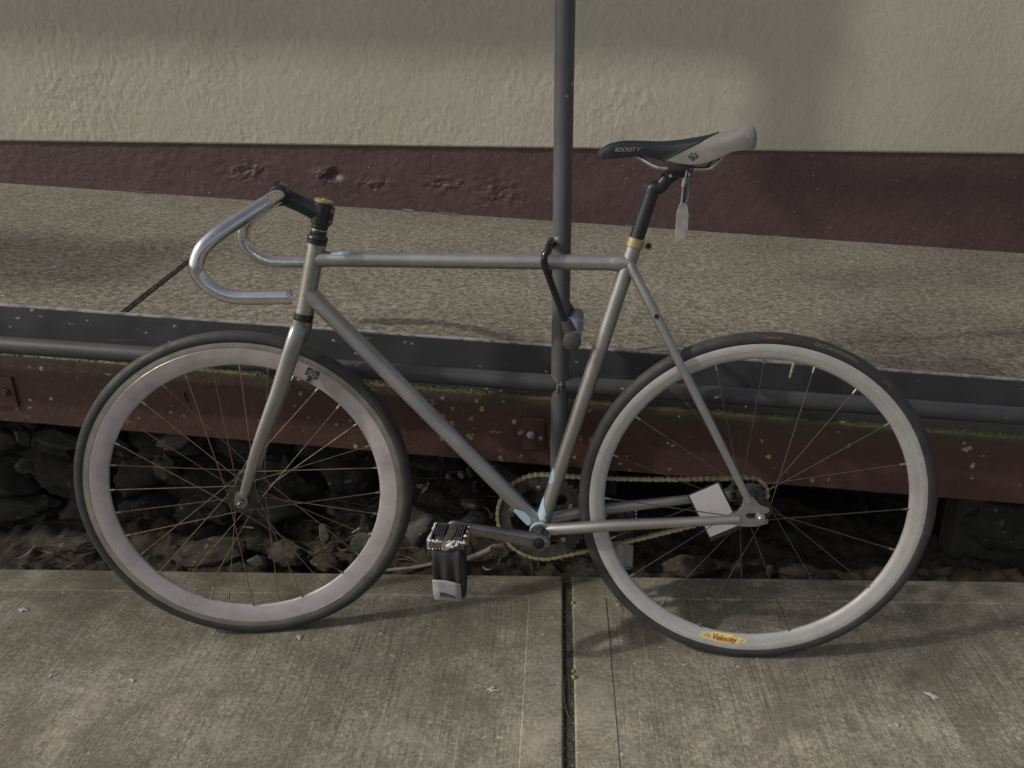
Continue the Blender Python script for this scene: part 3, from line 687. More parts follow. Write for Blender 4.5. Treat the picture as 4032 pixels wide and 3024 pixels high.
# seat-lug ends, bridge hole, drop-outs
DP = [(-.045, .030), (-.040, .018), (-.026, .008), (-.022, -.004), (-.046, -.006), (-.050, -.021), (-.030, -.0235), (0, -.022), (.0165, -.0155), (.0175, -.0085), (.012, -.0055), (-.024, -.0055), (-.029, 0), (-.024, .0055), (.010, .0055), (.0185, .010), (.0165, .0165), (.002, .022), (-.010, .034), (-.022, .040), (-.030, .040)]
DP = [(-.030, .034), (-.0335, .016), (-.0405, .005), (-.050, .0015), (-.052, -.0175), (-.030, -.0225), (-.006, -.0215), (.0145, -.0150), (.0165, -.0085), (.012, -.0055), (-.022, -.0055), (-.0265, 0), (-.022, .0055), (.0115, .0055), (.0170, .010), (.0150, .0160), (.001, .0205), (-.0105, .0310), (-.0135, .036)]
for s in (-1, 1):
    bm = bmesh.new(); prism(bm, DP, lambda u, v, d: (u, d, .335+v), s*.0555, s*.0610); obj('dropout', bm, M_steel, bike)
    bm = bmesh.new(); lathe(bm, (0, s*.0612, .335), (0, s*.0790, .335), [(0, .0088), (.003, .0088), (.0031, .0075), (.0105, .0075), (.0115, .0055), (.0117, .0047), (.0150, .0047), (.0160, .0036), (.0160, .0022), (.0125, .0020)], 6 if False else 18); obj('axle_nut', bm, M_silver, bike)
for s in (-1, 1):
    bm = bmesh.new(); lathe(bm, (-.1995, s*.0315, .704), (-.1995, s*.0355, .704), [(0, .0042), (.0035, .0042), (.0036, .0026), (.001, .0024)], 12); obj('bridge_boss', bm, M_blackmet, bike)
bm = bmesh.new(); cyl(bm, (-.1975, -.022, .704), (-.1975, .022, .704), .0065); obj('brake_bridge', bm, M_steel, bike)
# pale blue remains of paint: wrapped patches on the tubes
def patch(name, a, b, r, poly, mat, off=.0006, parent=bike, sub=3):
    """poly: (t metres along a->b, angle degrees; 0 = towards the viewer, 90 = up)"""
    a = V(a); d = (V(b)-a).normalized(); e0 = V((0, -1, 0)); e0 = (e0-d*e0.dot(d)).normalized(); e1 = d.cross(e0)
    if e1.z < 0: e1 = -e1
    bm = bmesh.new(); vs = [bm.verts.new((t_, R(g)*r, 0)) for t_, g in poly]; bm.faces.new(vs)
    bmesh.ops.triangulate(bm, faces=bm.faces)
    for _ in range(sub): bmesh.ops.subdivide_edges(bm, edges=[e for e in bm.edges if e.calc_length() > .004], cuts=1); bmesh.ops.triangulate(bm, faces=bm.faces)
    for v in bm.verts:
        t_, g = v.co.x, v.co.y/r; v.co = a+d*t_+(e0*math.cos(g)+e1*math.sin(g))*(r+off)
    bmesh.ops.recalc_face_normals(bm, faces=bm.faces)
    return obj(name, bm, mat, parent, 60)
TT0, TT1 = (-.830, 0, .8040), (-.262, 0, .7962); ST0, ST1 = (-.4105, 0, .272), (-.2418, 0, .8245); DT0, DT1 = (-.425, 0, .2835), (-.849, 0, .7375)
patch('paint_patch', TT0, TT1, .0143, [(.033, 38), (.064, 38), (.068, 62), (.066, 84), (.034, 84), (.030, 60)], M_bluepaint)
patch('sticker', ST0, ST1, .0143, [(.097, 62), (.118, 88), (.124, 95), (.128, 70), (.124, 42), (.115, 28), (.104, 22), (.097, 38)], M_bluepaint)
patch('paint_patch', ST0, ST1, .0143, [(.018, 95), (.060, 92), (.066, 66), (.052, 38), (.040, 10), (.034, -8), (.028, 2), (.022, -18), (.018, -40)], M_bluepaint)
patch('paint_patch', DT0, DT1, .0159, [(.004, -60), (.018, -64), (.046, -48), (.048, -18), (.036, 8), (.022, 26), (.004, 40)], M_bluepaint)
for k, (t_, g) in enumerate(((.112, 50), (.103, 66), (.1035, 48), (.120, 70))): patch('print_mark', ST0, ST1, .0143, [(t_, g), (t_+.0022, g), (t_+.0022, g+5), (t_, g+5)], M_dark, .0011, sub=0)
bm = bmesh.new(); revolve_y(bm, [(.0207, -.0345), (.0213, -.0335), (.0213, -.0265), (.0207, -.026)], 40, c=(-.4105, 0, .272)); obj('paint_patch', bm, M_bluepaint, bike)
patch('paint_patch', (-.405, -.024, .276), (-.26, -.041, .299), .0117, [(.020, -50), (.034, -44), (.030, -20), (.040, 0), (.030, 24), (.034, 50), (.018, 70)], M_bluepaint)
# ---- seat collar, post, saddle
bm = bmesh.new(); dS = (V(ST1)-V(ST0)).normalized(); c0 = V((-.2395, 0, .8320))
lathe(bm, c0-dS*.0085, c0+dS*.0085, [(0, .0158), (.001, .0168), (.016, .0168), (.017, .0158)], 32)
hexa(bm, [tuple(c0+V((x, y, z))) for x, y, z in ((.012, -.009, -.0100), (.030, -.009, -.0135), (.030, .009, -.0135), (.012, .009, -.0100), (.012, -.009, .0062), (.029, -.009, .0025), (.029, .009, .0025), (.012, .009, .0062))])
bmesh.ops.recalc_face_normals(bm, faces=bm.faces); col = obj('seat_collar', bm, M_gold, bike)
bm = bmesh.new(); lathe(bm, c0+V((.0228, -.0088, -.0046)), c0+V((.0228, -.0130, -.0046)), [(0, .0052), (.004, .0052), (.0048, .0044), (.0048, .0026), (.002, .0022)], 16); obj('collar_bolt', bm, M_blackmet, col)
bm = bmesh.new(); pp_ = smoothpath([tuple(V(ST0)+dS*t_) for t_ in (.545, .60, .65, .672, .684)]+[(-.1985, 0, .9300), (-.1880, 0, .9425), (-.1720, 0, .9520), (-.160, 0, .9550)], 6)
tube(bm, pp_, [.01355 if i < 26 else max(.0112, .01355-.00012*(i-26)) for i in range(len(pp_))], 24)
bx = box(bm, (-.192, -.017, .9445), (-.146, .017, .9560), bevel=.004); spost = obj('seatpost', bm, M_black, bike)
for s in (-1, 1): bm = bmesh.new(); box(bm, (-.189, s*.022-.006, .9535), (-.151, s*.022+.006, .9660), bevel=.003); obj('rail_clamp', bm, M_black, spost)
bm = bmesh.new(); cyl(bm, (-.153, -.013, .950), (-.153, -.018, .950), .0045, seg=6); obj('clamp_bolt', bm, M_silver, spost)
bm = bmesh.new(); cyl(bm, (-.183, -.014, .948), (-.183, -.0175, .948), .003, seg=10); obj('clamp_bolt', bm, M_silver, spost)
# saddle as a loft of arched sections
SX = [-.3095, -.307, -.302, -.295, -.285, -.27, -.25, -.225, -.20, -.175, -.15, -.125, -.10, -.085, -.07, -.058, -.050, -.0455, -.0445]
STOP = [.9835, .9900, .9960, 1.0010, 1.0055, 1.0085, 1.0092, 1.0082, 1.0075, 1.0092, 1.0122, 1.0165, 1.0218, 1.0268, 1.0310, 1.0318, 1.0285, 1.0225, 1.0160]
SW = [.004, .010, .0145, .0165, .0185, .0200, .0210, .0225, .0255, .0310, .0385, .0470, .0560, .0605, .0640, .0640, .0600, .0480, .0360]
SB = [.9785, .9768, .9765, .9770, .9778, .9790, .9803, .9805, .9755, .9695, .9660, .9690, .9790, .9860, .9878, .9890, .9905, .9960, 1.0020]
def lerp(xs, ys, x):
    for i in range(len(xs)-1):
        if x <= xs[i+1]: f = (x-xs[i])/(xs[i+1]-xs[i]); f = max(0, f); return ys[i]*(1-f)+ys[i+1]*f
    return ys[-1]
def cr(xs, ys, x):
    i = 0
    while i < len(xs)-2 and x > xs[i+1]: i += 1
    f = (x-xs[i])/(xs[i+1]-xs[i]); m0 = (ys[i+1]-ys[max(i-1, 0)])/(xs[i+1]-xs[max(i-1, 0)]); m1 = (ys[min(i+2, len(ys)-1)]-ys[i])/(xs[min(i+2, len(xs)-1)]-xs[i]); h = xs[i+1]-xs[i]
    return (2*f**3-3*f*f+1)*ys[i]+(f**3-2*f*f+f)*h*m0+(-2*f**3+3*f*f)*ys[i+1]+(f**3-f*f)*h*m1
def saddle_pt(x, u):
    """u -1..1 across; outer third is the skirt"""
    zt, wd, zb = cr(SX, STOP, x), max(.003, cr(SX, SW, x)), cr(SX, SB, x); a = abs(u); s = 1 if u > 0 else -1
    if a < .55:
        q = a/.55; y = wd*.93*q; dip = .0035*math.exp(-(q/.3)**2)*max(0, min(1, (x+.29)/.08)); z = zt-.010*q**3.2*min(1, wd/.03)-dip
    else:
        q = (a-.55)/.45; e = zt-.010*min(1, wd/.03); y = wd*(.93+.07*math.sin(min(1, q*2.2)*math.pi/2)-.10*q**2); z = e*(1-q)+zb*q-(.004*math.sin(q*math.pi))*0
    return V((x, s*y, z))
bm = bmesh.new(); NX, NU = 230, 100; g = []
for i in range(NX+1):
    f = i/NX; x = -.3095+(.265)*(f-.035*math.sin(2*math.pi*f)); g.append([bm.verts.new(saddle_pt(x, -1+2*j/NU)) for j in range(NU+1)])
for i in range(NX):
    for j in range(NU):
        f = bm.faces.new((g[i][j], g[i+1][j], g[i+1][j+1], g[i][j+1])); c = f.calc_center_median(); u = abs(-1+2*(j+.5)/NU)
        line = .9745+(c.x+.1973)*.485                                   # diagonal seam between black side and grey panel
        if u < .30: f.material_index = 2 if c.x < -.076 else 1
        else: f.material_index = 1 if c.z < line and c.x > -.199 else 0
        if c.x > -.076 and u >= .3: f.material_index = 1
cap = [v for row in g for v in (row[0],)]
bmesh.ops.recalc_face_normals(bm, faces=bm.faces)
sad = obj('saddle', bm, [M_leather, M_sgrey, M_stop], bike, 75)
md = sad.modifiers.new('thickness', 'SOLIDIFY'); md.thickness = .004; md.offset = -1
bm = bmesh.new(); NB = 40                                                # shell underneath closes it
for i in range(NB):
    xa_, xb_ = -.300+.245*i/NB, -.300+.245*(i+1)/NB
    pa, pb, pc, pd = [saddle_pt(x, u)+V((0, -.004*(1 if u > 0 else -1), .003)) for x, u in ((xa_, -.98), (xb_, -.98), (xb_, .98), (xa_, .98))]
    bm.faces.new([bm.verts.new(p) for p in (pa, pb, pc, pd)])
bmesh.ops.remove_doubles(bm, verts=bm.verts, dist=1e-5); obj('saddle_base', bm, M_leather, bike, 60)
for s in (-1, 1):
    bm = bmesh.new(); tube(bm, smoothpath([(-.247, s*.010, .9850), (-.234, s*.012, .9775), (-.215, s*.018, .9665), (-.200, s*.0215, .9612), (-.17, s*.022, .9602), (-.14, s*.022, .9590), (-.120, s*.023, .9592), (-.110, s*.026, .9650), (-.098, s*.031, .980), (-.093, s*.033, .990)], 5), .0036, 12); obj('saddle_rail', bm, M_silver, bike)
for s in (-1, 1):
    pts_ = []
    for i in range(41):
        x = -.198+(.122)*i/40; z = .9745+(x+.1973)*.485; lo, hi = .25, 1.
        if saddle_pt(x, .25).z < z: break
        for _ in range(24):
            mm_ = (lo+hi)/2
            if saddle_pt(x, mm_).z > z: lo = mm_
            else: hi = mm_
        p = saddle_pt(x, hi); pts_.append((p.x, s*abs(p.y), p.z))
    bm = bmesh.new(); tube(bm, pts_, .0017, 8); obj('seam', bm, M_leather, sad, 60)
def on_saddle(x, z, off=.0007):
    lo, hi = .56, 1.
    for _ in range(24):
        md_ = (lo+hi)/2; p = saddle_pt(x, -md_)
        if p.z > z: lo = md_
        else: hi = md_
    p = saddle_pt(x, -hi); n_ = (saddle_pt(x+.002, -hi)-saddle_pt(x-.002, -hi)).cross(saddle_pt(x, -hi+.01)-saddle_pt(x, -hi-.01)); n_.normalize()
    if n_.y > 0: n_ = -n_
    return p+n_*off
bm = text_mesh('ROCKET V', .0095, .35, 0); warp(bm, lambda c: on_saddle(-.2585+c.x*.94, .9925+c.y+c.x*.01)); obj('lettering', bm, M_print, sad, 0)
bm = bmesh.new()                                                          # winged crest on the grey panel
for pl in ([(-.2, -1), (.2, -1), (.28, .1), (0, .3), (-.28, .1)], [(-.35, -.65), (-.5, .25), (-.75, .5), (-1.0, .05), (-.8, -.3)], [(.35, -.65), (.5, .25), (.75, .5), (1.0, .05), (.8, -.3)], [(-.62, .62), (-.3, .32), (-.12, .5), (-.3, 1.)], [(.62, .62), (.3, .32), (.12, .5), (.3, 1.)]):
    bm.faces.new([bm.verts.new((u*.0085, v*.0075, 0)) for u, v in pl])
bmesh.ops.triangulate(bm, faces=bm.faces); warp(bm, lambda c: on_saddle(-.1475+c.x, .9795+c.y)); bmesh.ops.recalc_face_normals(bm, faces=bm.faces); obj('crest', bm, M_dark, sad, 0)

# ---- fork, headset, stem, handlebar (all turned with the front wheel)
def fobj(name, bm, mats, parent=bike, smooth=38): return obj(name, bm, mats, parent, smooth, STEER if parent is bike else None)
bm = bmesh.new(); tube(bm, [(-.8650, 0, .690), (-.8700, 0, .672)], [.0185, .0195], 24)
for s in (-1, 1):
    tube(bm, smoothpath([(-.8672, s*.004, .6800), (-.8705, s*.0210, .6745), (-.8790, s*.0315, .6550), (-.8990, s*.0350, .6060), (-.918, s*.0380, .558), (-.9455, s*.0425, .497), (-.9720, s*.0465, .437), (-1.000, s*.0492, .3620), (-1.0062, s*.0498, .3485)], 3), [.0125, .0138, .0146, .0150, .0152, .0150, .0148, .0146, .0144, .0142, .0140, .0138, .0136, .0132, .0128, .0124, .0119, .0113, .0107, .0100, .0093, .0086, .0081, .0078, .0074], 20, flat=(.78, 1.12))
fk = fobj('fork', bm, M_steel)
for s in (-1, 1):
    bm = bmesh.new(); prism(bm, [(-.007, .022), (-.012, .008), (-.0125, -.006), (-.006, -.0125), (.004, -.0125), (.0115, -.005), (.0125, .006), (.006, .020)], lambda u, v, d: (-1.0112+u, d, .335+v), s*.0475, s*.0525); obj('dropout', bm, M_steel, fk)
    bm = bmesh.new(); lathe(bm, (-1.0112, s*.0527, .335), (-1.0112, s*.068, .335), [(0, .0085), (.002, .0085), (.0021, .0072), (.0085, .0070), (.0095, .0050), (.0096, .0042), (.0130, .0040), (.0140, .0030), (.0140, .0018), (.011, .0016)], 18); fobj('axle_nut', bm, M_gun)
bm = bmesh.new(); hb, ht = V((-.8622, 0, .7021)), V((-.8275, 0, .8325)); dH = (ht-hb).normalized()
lathe(bm, hb-dH*.0175, hb, [(0, .0165), (.003, .0190), (.006, .0192), (.0065, .0178), (.010, .0178), (.0105, .0188), (.017, .0186)], 28); fobj('headset_cup', bm, M_black)
bm = bmesh.new(); lathe(bm, ht, ht+dH*.0185, [(0, .0184), (.008, .0190), (.0085, .0178), (.011, .0200), (.013, .0196), (.0182, .0150)], 28); fobj('headset_cup', bm, M_black)
bm = bmesh.new(); lathe(bm, ht+dH*.0185, ht+dH*.0262, [(0, .0148), (.001, .0153), (.0070, .0153), (.0077, .0148)], 24); fobj('spacer', bm, M_black)
bm = bmesh.new(); lathe(bm, ht+dH*.0263, ht+dH*.0280, [(0, .0150), (.0017, .0150)], 24); fobj('spacer', bm, M_silver)
bm = bmesh.new(); lathe(bm, ht+dH*.0281, ht+dH*.0362, [(0, .0148), (.001, .0153), (.0074, .0153), (.0081, .0148)], 24); fobj('spacer', bm, M_black)
cA, cB = ht+dH*.0363, ht+dH*.0775; mid = (cA+cB)/2; bc = V((-.8835, 0, .9225))
bm = bmesh.new(); lathe(bm, cA, cB, [(0, .0165), (.0015, .0180), (.0397, .0180), (.0412, .0165)], 28)
box(bm, (-.0005, -.011, -.0165), (.0215, .011, .0165), bevel=.0035, M=Matrix.Translation(mid) @ Matrix.Rotation(math.atan2(dH.x, dH.z), 4, 'Y'))
st0 = mid+(bc-mid).normalized()*.006
tube(bm, [st0, mid+(bc-mid)*.35, mid+(bc-mid)*.82, bc], [.0165, .0148, .0145, .0160], 20, flat=(1.05, 1.1))
dx_ = (bc-mid).normalized(); up_ = V((-dx_.z, 0, dx_.x)); up_ = up_ if up_.z > 0 else -up_
lathe(bm, bc+V((0, -.0215, 0)), bc+V((0, .0215, 0)), [(0, .0165), (.0015, .0178), (.0415, .0178), (.043, .0165)], 28); stem = fobj('stem', bm, M_black)
fM = Matrix((dx_, V((0, 1, 0)), up_)).transposed().to_4x4(); fM.translation = bc
bm = bmesh.new(); box(bm, (-.006, -.0195, .0140), (.012, .0195, .0195), bevel=.0025, M=fM); box(bm, (-.004, -.0195, -.0190), (.012, .0195, -.0140), bevel=.0025, M=fM); obj('faceplate', bm, M_black, stem)
for zz_ in (.0175, -.0175):
    for s in (-1, 1): bm = bmesh.new(); tube(bm, [tuple(fM @ V((.0115, s*.013, zz_*.95))), tuple(fM @ V((.0150, s*.013, zz_*.95)))], .0032, 10); obj('stem_bolt', bm, M_blackmet, stem)
for q in (-.010, .010):
    p = mid+dH*q+V((.0185, 0, -.005)); bm = bmesh.new(); tube(bm, [p+V((0, -.0138, 0)), p+V((0, -.0085, 0))], .0042, 12); obj('stem_bolt', bm, M_gun, stem)
bm = bmesh.new(); lathe(bm, cB, cB+dH*.0058, [(0, .0170), (.001, .0178), (.0035, .0178), (.0050, .0160), (.0058, .0110)], 28); fobj('top_cap', bm, M_gold)
bm = bmesh.new(); lathe(bm, cB+dH*.004, cB+dH*.0075, [(0, .0045), (.003, .0045), (.0035, .0036), (.0035, .0022)], 12); fobj('top_cap_bolt', bm, M_silver)
HP = [(0, -.8835, .9225), (.020, -.8835, .9225), (.038, -.8862, .9212), (.060, -.8955, .9160), (.085, -.9130, .9058), (.110, -.9330, .8935), (.132, -.9535, .8812), (.150, -.9735, .8675), (.1610, -.9895, .8520), (.1655, -.9985, .8340), (.1670, -1.0005, .8215), (.167, -.9975, .8080), (.167, -.9870, .7935), (.167, -.9715, .7815), (.167, -.9530, .7738), (.167, -.9300, .7708), (.167, -.89, .7697), (.167, -.8515, .7690)]
half = smoothpath([(x, y, z) for y, x, z in HP], 6); full = [V((p.x, -p.y, p.z)) for p in half[::-1]]+half[1:]
rad = [.0132 if abs(p.y) < .05 else .0130 for p in full]
bm = bmesh.new(); tube(bm, full, rad, 24, caps=False)
ends = [e for e in bm.edges if len(e.link_faces) == 1]; bmesh.ops.recalc_face_normals(bm, faces=bm.faces)
hbar = fobj('handlebar', bm, M_chrome, smooth=60); md = hbar.modifiers.new('wall', 'SOLIDIFY'); md.thickness = .0017; md.offset = -1

# ---- wheels
def wheel(name, centre, M0, rimprof, rimmats, mats3, nspk, cross, fl_r, fl_y, rin, mspoke, phase, tyremats):
    wh = empty(name, bike, M0 @ Matrix.Translation(centre))
    bm = bmesh.new(); n = 20; pr = []
    for k in range(n):
        a = 2*math.pi*k/n; pr.append((.3226+.0131*math.cos(a)*(1.03 if math.cos(a) > 0 else 1), .0124*math.sin(a)))
    mi = [0 if (abs(math.sin(2*math.pi*(k+.5)/n)) > .45 or math.cos(2*math.pi*(k+.5)/n) < 0) else 1 for k in range(n)]
    revolve_y(bm, pr, 220, True, mi); bmesh.ops.recalc_face_normals(bm, faces=bm.faces); ty = obj('tyre', bm, tyremats, wh, 60)
    bm = bmesh.new(); prof = rimprof+[(r, -y) for r, y in rimprof[::-1]]; mt = rimmats+[0]+rimmats[::-1]
    revolve_y(bm, prof, 220, True, (mt+[0])[:len(prof)]); bmesh.ops.recalc_face_normals(bm, faces=bm.faces); rm = obj('rim', bm, mats3, wh, 28)
    # spokes: four shared meshes (two sides, two directions)
    meshes = {}
    for side in (0, 1):
        for dr in (-1, 1):
            ys = (-1 if side == 0 else 1)*(fl_y-.002*dr); a = R(cross)*dr
            p0 = V((fl_r*math.cos(a), ys, fl_r*math.sin(a))); p1 = V((rin+.002, (-.002 if side == 0 else .002), 0)); d = (p1-p0).normalized()
            b = bmesh.new(); tube(b, [p0, p1-d*.012], .00092, 6, mi=0); tube(b, [p1-d*.0125, p1-d*.004, p1], [.0019, .0021, .0021], 6, mi=1)
            meshes[(side, dr)] = mesh_of('spoke', b, [mspoke, M_brass], 50)
    for i in range(nspk):
        side = i % 2; dr = 1 if (i//2) % 2 else -1
        link('spoke', meshes[(side, dr)], wh, Matrix.Rotation(R(phase)+2*math.pi*i/nspk, 4, 'Y'))
    return wh, ty, rm
FW = V((-1.0112, 0, .335)); RW = V((0, 0, .335))
rf = [(.3085, .0070), (.3168, .0088), (.3172, .0099), (.3162, .0104), (.3052, .0103), (.3046, .0096), (.3036, .0104), (.290, .0092), (.277, .0066), (.2705, .0040), (.2685, .0012)]
rr_ = [(.3085, .0070), (.3168, .0088), (.3172, .0098), (.3162, .0103), (.3030, .0102), (.3022, .0098), (.295, .0086), (.2895, .0062), (.2865, .0032), (.2855, .0010)]
fw, fty, frm = wheel('front_wheel', FW, STEER, rf, [1, 1, 1, 1, 1, 1, 0, 0, 0, 0], [M_rimf, M_track], 32, 66, .029, .033, .2685, M_spoke, 3.5, [M_tyre, M_tyref]) if False else wheel('front_wheel', FW, STEER, rf, [1, 1, 1, 1, 1, 1, 0, 0, 0, 0], [M_rimf, M_track], 32, 66, .029, .033, .2685, M_spoke, 3.5, [M_tyre, M_tyref])
rw, rty, rrm = wheel('rear_wheel', RW, Matrix(), rr_, [1, 1, 1, 1, 1, 0, 0, 0, 0], [M_rimr, M_trackr], 20, 62, .0235, .031, .2855, M_spoker, 0.5, [M_tyre, M_tyref])
# hubs
bm = bmesh.new(); revolve_y(bm, [(.005, -.047), (.0095, -.046), (.0105, -.040), (.0115, -.0365), (.034, -.0345), (.0345, -.0330), (.0335, -.0318), (.018, -.0305), (.0135, -.022), (.0120, 0), (.0135, .022), (.018, .0305), (.0335, .0318), (.0345, .033), (.034, .0345), (.0115, .0365), (.0105, .04), (.0095, .046), (.005, .047)], 48); bmesh.ops.recalc_face_normals(bm, faces=bm.faces); fh = obj('hub', bm, M_hub, fw)
for k in range(8):
    a = 2*math.pi*k/8; bm = bmesh.new(); pr_ = []
    for q in range(14):
        b_ = 2*math.pi*q/14; rr0, aa = .0225+.0048*math.cos(b_), a+.30*math.sin(b_)
        pr_.append((rr0*math.cos(aa), rr0*math.sin(aa)))
    prism(bm, pr_, lambda u, v, d: (u, d, v), -.0350, -.0344); obj('flange_opening', bm, M_gap, fw)
bm = bmesh.new(); revolve_y(bm, [(.005, -.0545), (.010, -.054), (.012, -.045), (.0125, -.036), (.0275, -.0335), (.028, -.031), (.0265, -.0295), (.016, -.027), (.0145, 0), (.016, .027), (.0265, .0295), (.028, .031), (.0275, .0335), (.018, .036), (.012, .045), (.005, .0545)], 48); bmesh.ops.recalc_face_normals(bm, faces=bm.faces); obj('hub', bm, M_hub, rw)
for wh, rin, ph in ((fw, .2685, 121.), (rw, .2855, 79.0)):                   # valves
    a = R(-ph) if wh is fw else R(-ph); bm = bmesh.new(); lathe(bm, (rin+.003, 0, 0), (rin-.034, 0, 0), [(0, .0030), (.022, .0030), (.0225, .0022), (.030, .0020), (.0305, .0026), (.034, .0022)], 10); o = obj('valve', bm, M_silver, wh); o.rotation_euler.y = a if wh is rw else R(113)
# stickers and print on the wheels
def rim_side(prof, r):
    p = sorted(prof); return lerp([q[0] for q in p], [q[1] for q in p], r)
def on_rim(prof, ang, off=.0007): return lambda c: V(((rc+c.y)*math.cos(a0-c.x/rc), -(rim_side(prof, rc+c.y)+off), (rc+c.y)*math.sin(a0-c.x/rc)))
def flat(poly, cuts=.004):
    bm = bmesh.new(); bm.faces.new([bm.verts.new((u, v, 0)) for u, v in poly]); bmesh.ops.triangulate(bm, faces=bm.faces)
    for _ in range(6):
        es = [e for e in bm.edges if e.calc_length() > min(cuts, .0028)]
        if es: bmesh.ops.subdivide_edges(bm, edges=es, cuts=1); bmesh.ops.triangulate(bm, faces=bm.faces)
    return bm
PR = [q for q in rr_ if q[0] < .3165 and q[0] > .2860]; PF = [q for q in rf if q[0] < .3165]
def wheel_print(bm, prof, rc, adeg, off, mat, parent, name, flip=False):
    """u runs to the viewer's right, v towards the top; adeg is where on the wheel it sits (0 right, 90 up)"""
    A = R(adeg); sgn = -1 if flip else 1
    for v in bm.verts:
        u, h = v.co.x*sgn, v.co.y*sgn; r = rc+h; a = A-u/rc; v.co = (r*math.cos(a), -(rim_side(prof, r)+off), r*math.sin(a))
    bmesh.ops.recalc_face_normals(bm, faces=bm.faces)
    for f in bm.faces:
        if f.normal.y > 0: f.normal_flip()
    return obj(name, bm, mat, parent, 0)
VA = -98.5; VR = .2985
K_ = 1.2
def sc_(pl): return [(u*K_, v*K_) for u, v in pl]
st = wheel_print(flat(sc_([(-.040, .0005), (-.034, .0060), (-.0285, .0080), (-.0195, .0084), (-.0170, .0104), (.0155, .0104), (.0190, .0068), (.034, .0068), (.0395, .0028), (.0400, .0005), (.034, -.0042), (.030, -.0050), (-.033, -.0042), (-.039, -.0025)])), PR, VR, VA, .0012, M_yellow, rrm, 'sticker', True)
bm = text_mesh('Velocity', .0150, .30, 0, .00035); warp(bm, lambda c: V((c.x*1.0+.001, c.y*1.0+.0032, 0))); wheel_print(bm, PR, VR, VA, .0020, M_red, rrm, 'lettering', True)
AUS = [(-1, -.25), (-.95, .3), (-.6, .5), (-.3, .85), (-.05, .62), (.1, .9), (.35, .8), (.3, .5), (.5, .45), (.6, 1.0), (.72, .55), (.95, .05), (1, -.3), (.75, -.85), (.45, -.95), (.2, -.6), (-.1, -.35), (-.5, -.5), (-.85, -.55)]
wheel_print(flat(sc_([(-.0278+u*.0060, .0024+v*.0046) for u, v in AUS]), .002), PR, VR, VA, .0019, M_pink, rrm, 'map_print', True)
wheel_print(flat(sc_([(.0262, -.0036), (.0290, -.0036), (.0355, .0052), (.0300, .0054), (.0288, .0026)])), PR, VR, VA, .0019, M_pink, rrm, 'figure_print', True)
for a_, w_ in ((142, .0016), (147.5, .0012), (152, .0012), (158, .0020), (17.5, .0016), (-32, .0016), (-50, .0016)): wheel_print(flat([(-w_/2, -.0050), (w_/2, -.0050), (w_/2, .0050), (-w_/2, .0050)]), PR, .3095, a_, .0006, M_white, rrm, 'scratch')
EA = 58.0; ER = .2900
wheel_print(flat([(-.0125, -.0065), (-.0125, .0085), (-.0110, .0118), (.0110, .0118), (.0125, .0085), (.0125, -.0065), (.0045, -.0068), (.0045, -.0190), (-.0045, -.0190), (-.0045, -.0068)]), PF, ER, EA, .0008, M_dark, frm, 'emblem')
for q in ([(-.0095, .001), (-.0005, .0100)], [(-.0005, .0100), (.0098, .0020)], [(.0098, .0020), (.004, -.0050)], [(-.0095, .001), (-.0045, -.0050)], [(-.0060, .0045), (.0040, -.0050)], [(.0045, .0068), (-.0045, -.0010)], [(-.0045, -.0050), (.0005, .0005)], [(.0005, .0040), (.0065, -.0015)]):
    (ax_, ay_), (bx__, by_) = q; L_ = math.hypot(bx__-ax_, by_-ay_); nx_, ny_ = -(by_-ay_)/L_*.0008, (bx__-ax_)/L_*.0008
    wheel_print(flat([(ax_+nx_, ay_+ny_), (ax_-nx_, ay_-ny_), (bx__-nx_, by_-ny_), (bx__+nx_, by_+ny_)], .006), PF, ER, EA, .0013, M_print, frm, 'emblem_line')
def tyre_print(s, size, adeg, mat, shear, xs=1., off=.0005):
    bm = text_mesh(s, size, shear); A = R(adeg)
    for v in bm.verts:
        u, h = v.co.x*xs, v.co.y; a = A-u/.325; g = R(66)-h/.0131; r = .3226+(.0131+off)*math.cos(g); v.co = (r*math.cos(a), -(.0124+off)*math.sin(g), r*math.sin(a))
    for f in bm.faces:
        f.normal_update()
        if f.normal.y > 0: f.normal_flip()
    obj('lettering', bm, mat, rty, 0)
tyre_print('Continental', .0085, 88.0, M_orange, .2, .80); tyre_print('GATORHARDSHELL', .0092, 67.5, M_tan, .3, 1.05); tyre_print('DuraSkin', .0075, 48, M_orange, .2, .8)
bm = bmesh.new(); A = R(-98); 
vs = []
for u, h in ((-.006, -.0014), (.006, -.0014), (.006, .0014), (-.006, .0014)):
    a = A-u/.33; g = R(50)-h/.0131; r = .3226+.0136*math.cos(g); vs.append(bm.verts.new((r*math.cos(a), -.0129*math.sin(g), r*math.sin(a))))
bm.faces.new(vs); bmesh.ops.recalc_face_normals(bm, faces=bm.faces); obj('wear_mark', bm, M_orange, rty, 0)
# spoke card in the rear wheel
ca = math.atan2(.091, -.040); cM = Matrix.Translation((-.0735, .000, -.0190)) @ Matrix.Rotation(R(-27.), 4, 'Y')
bm = bmesh.new(); box(bm, (-.0335, -.0012, -.0565), (.0335, .0012, .0525), bevel=.001, M=cM); cd = obj('spoke_card', bm, M_black, rw)
bm = bmesh.new(); box(bm, (-.0300, -.0020, -.0465), (.0300, -.0013, .0500), M=cM); obj('card_face', bm, M_white, rw, 0)

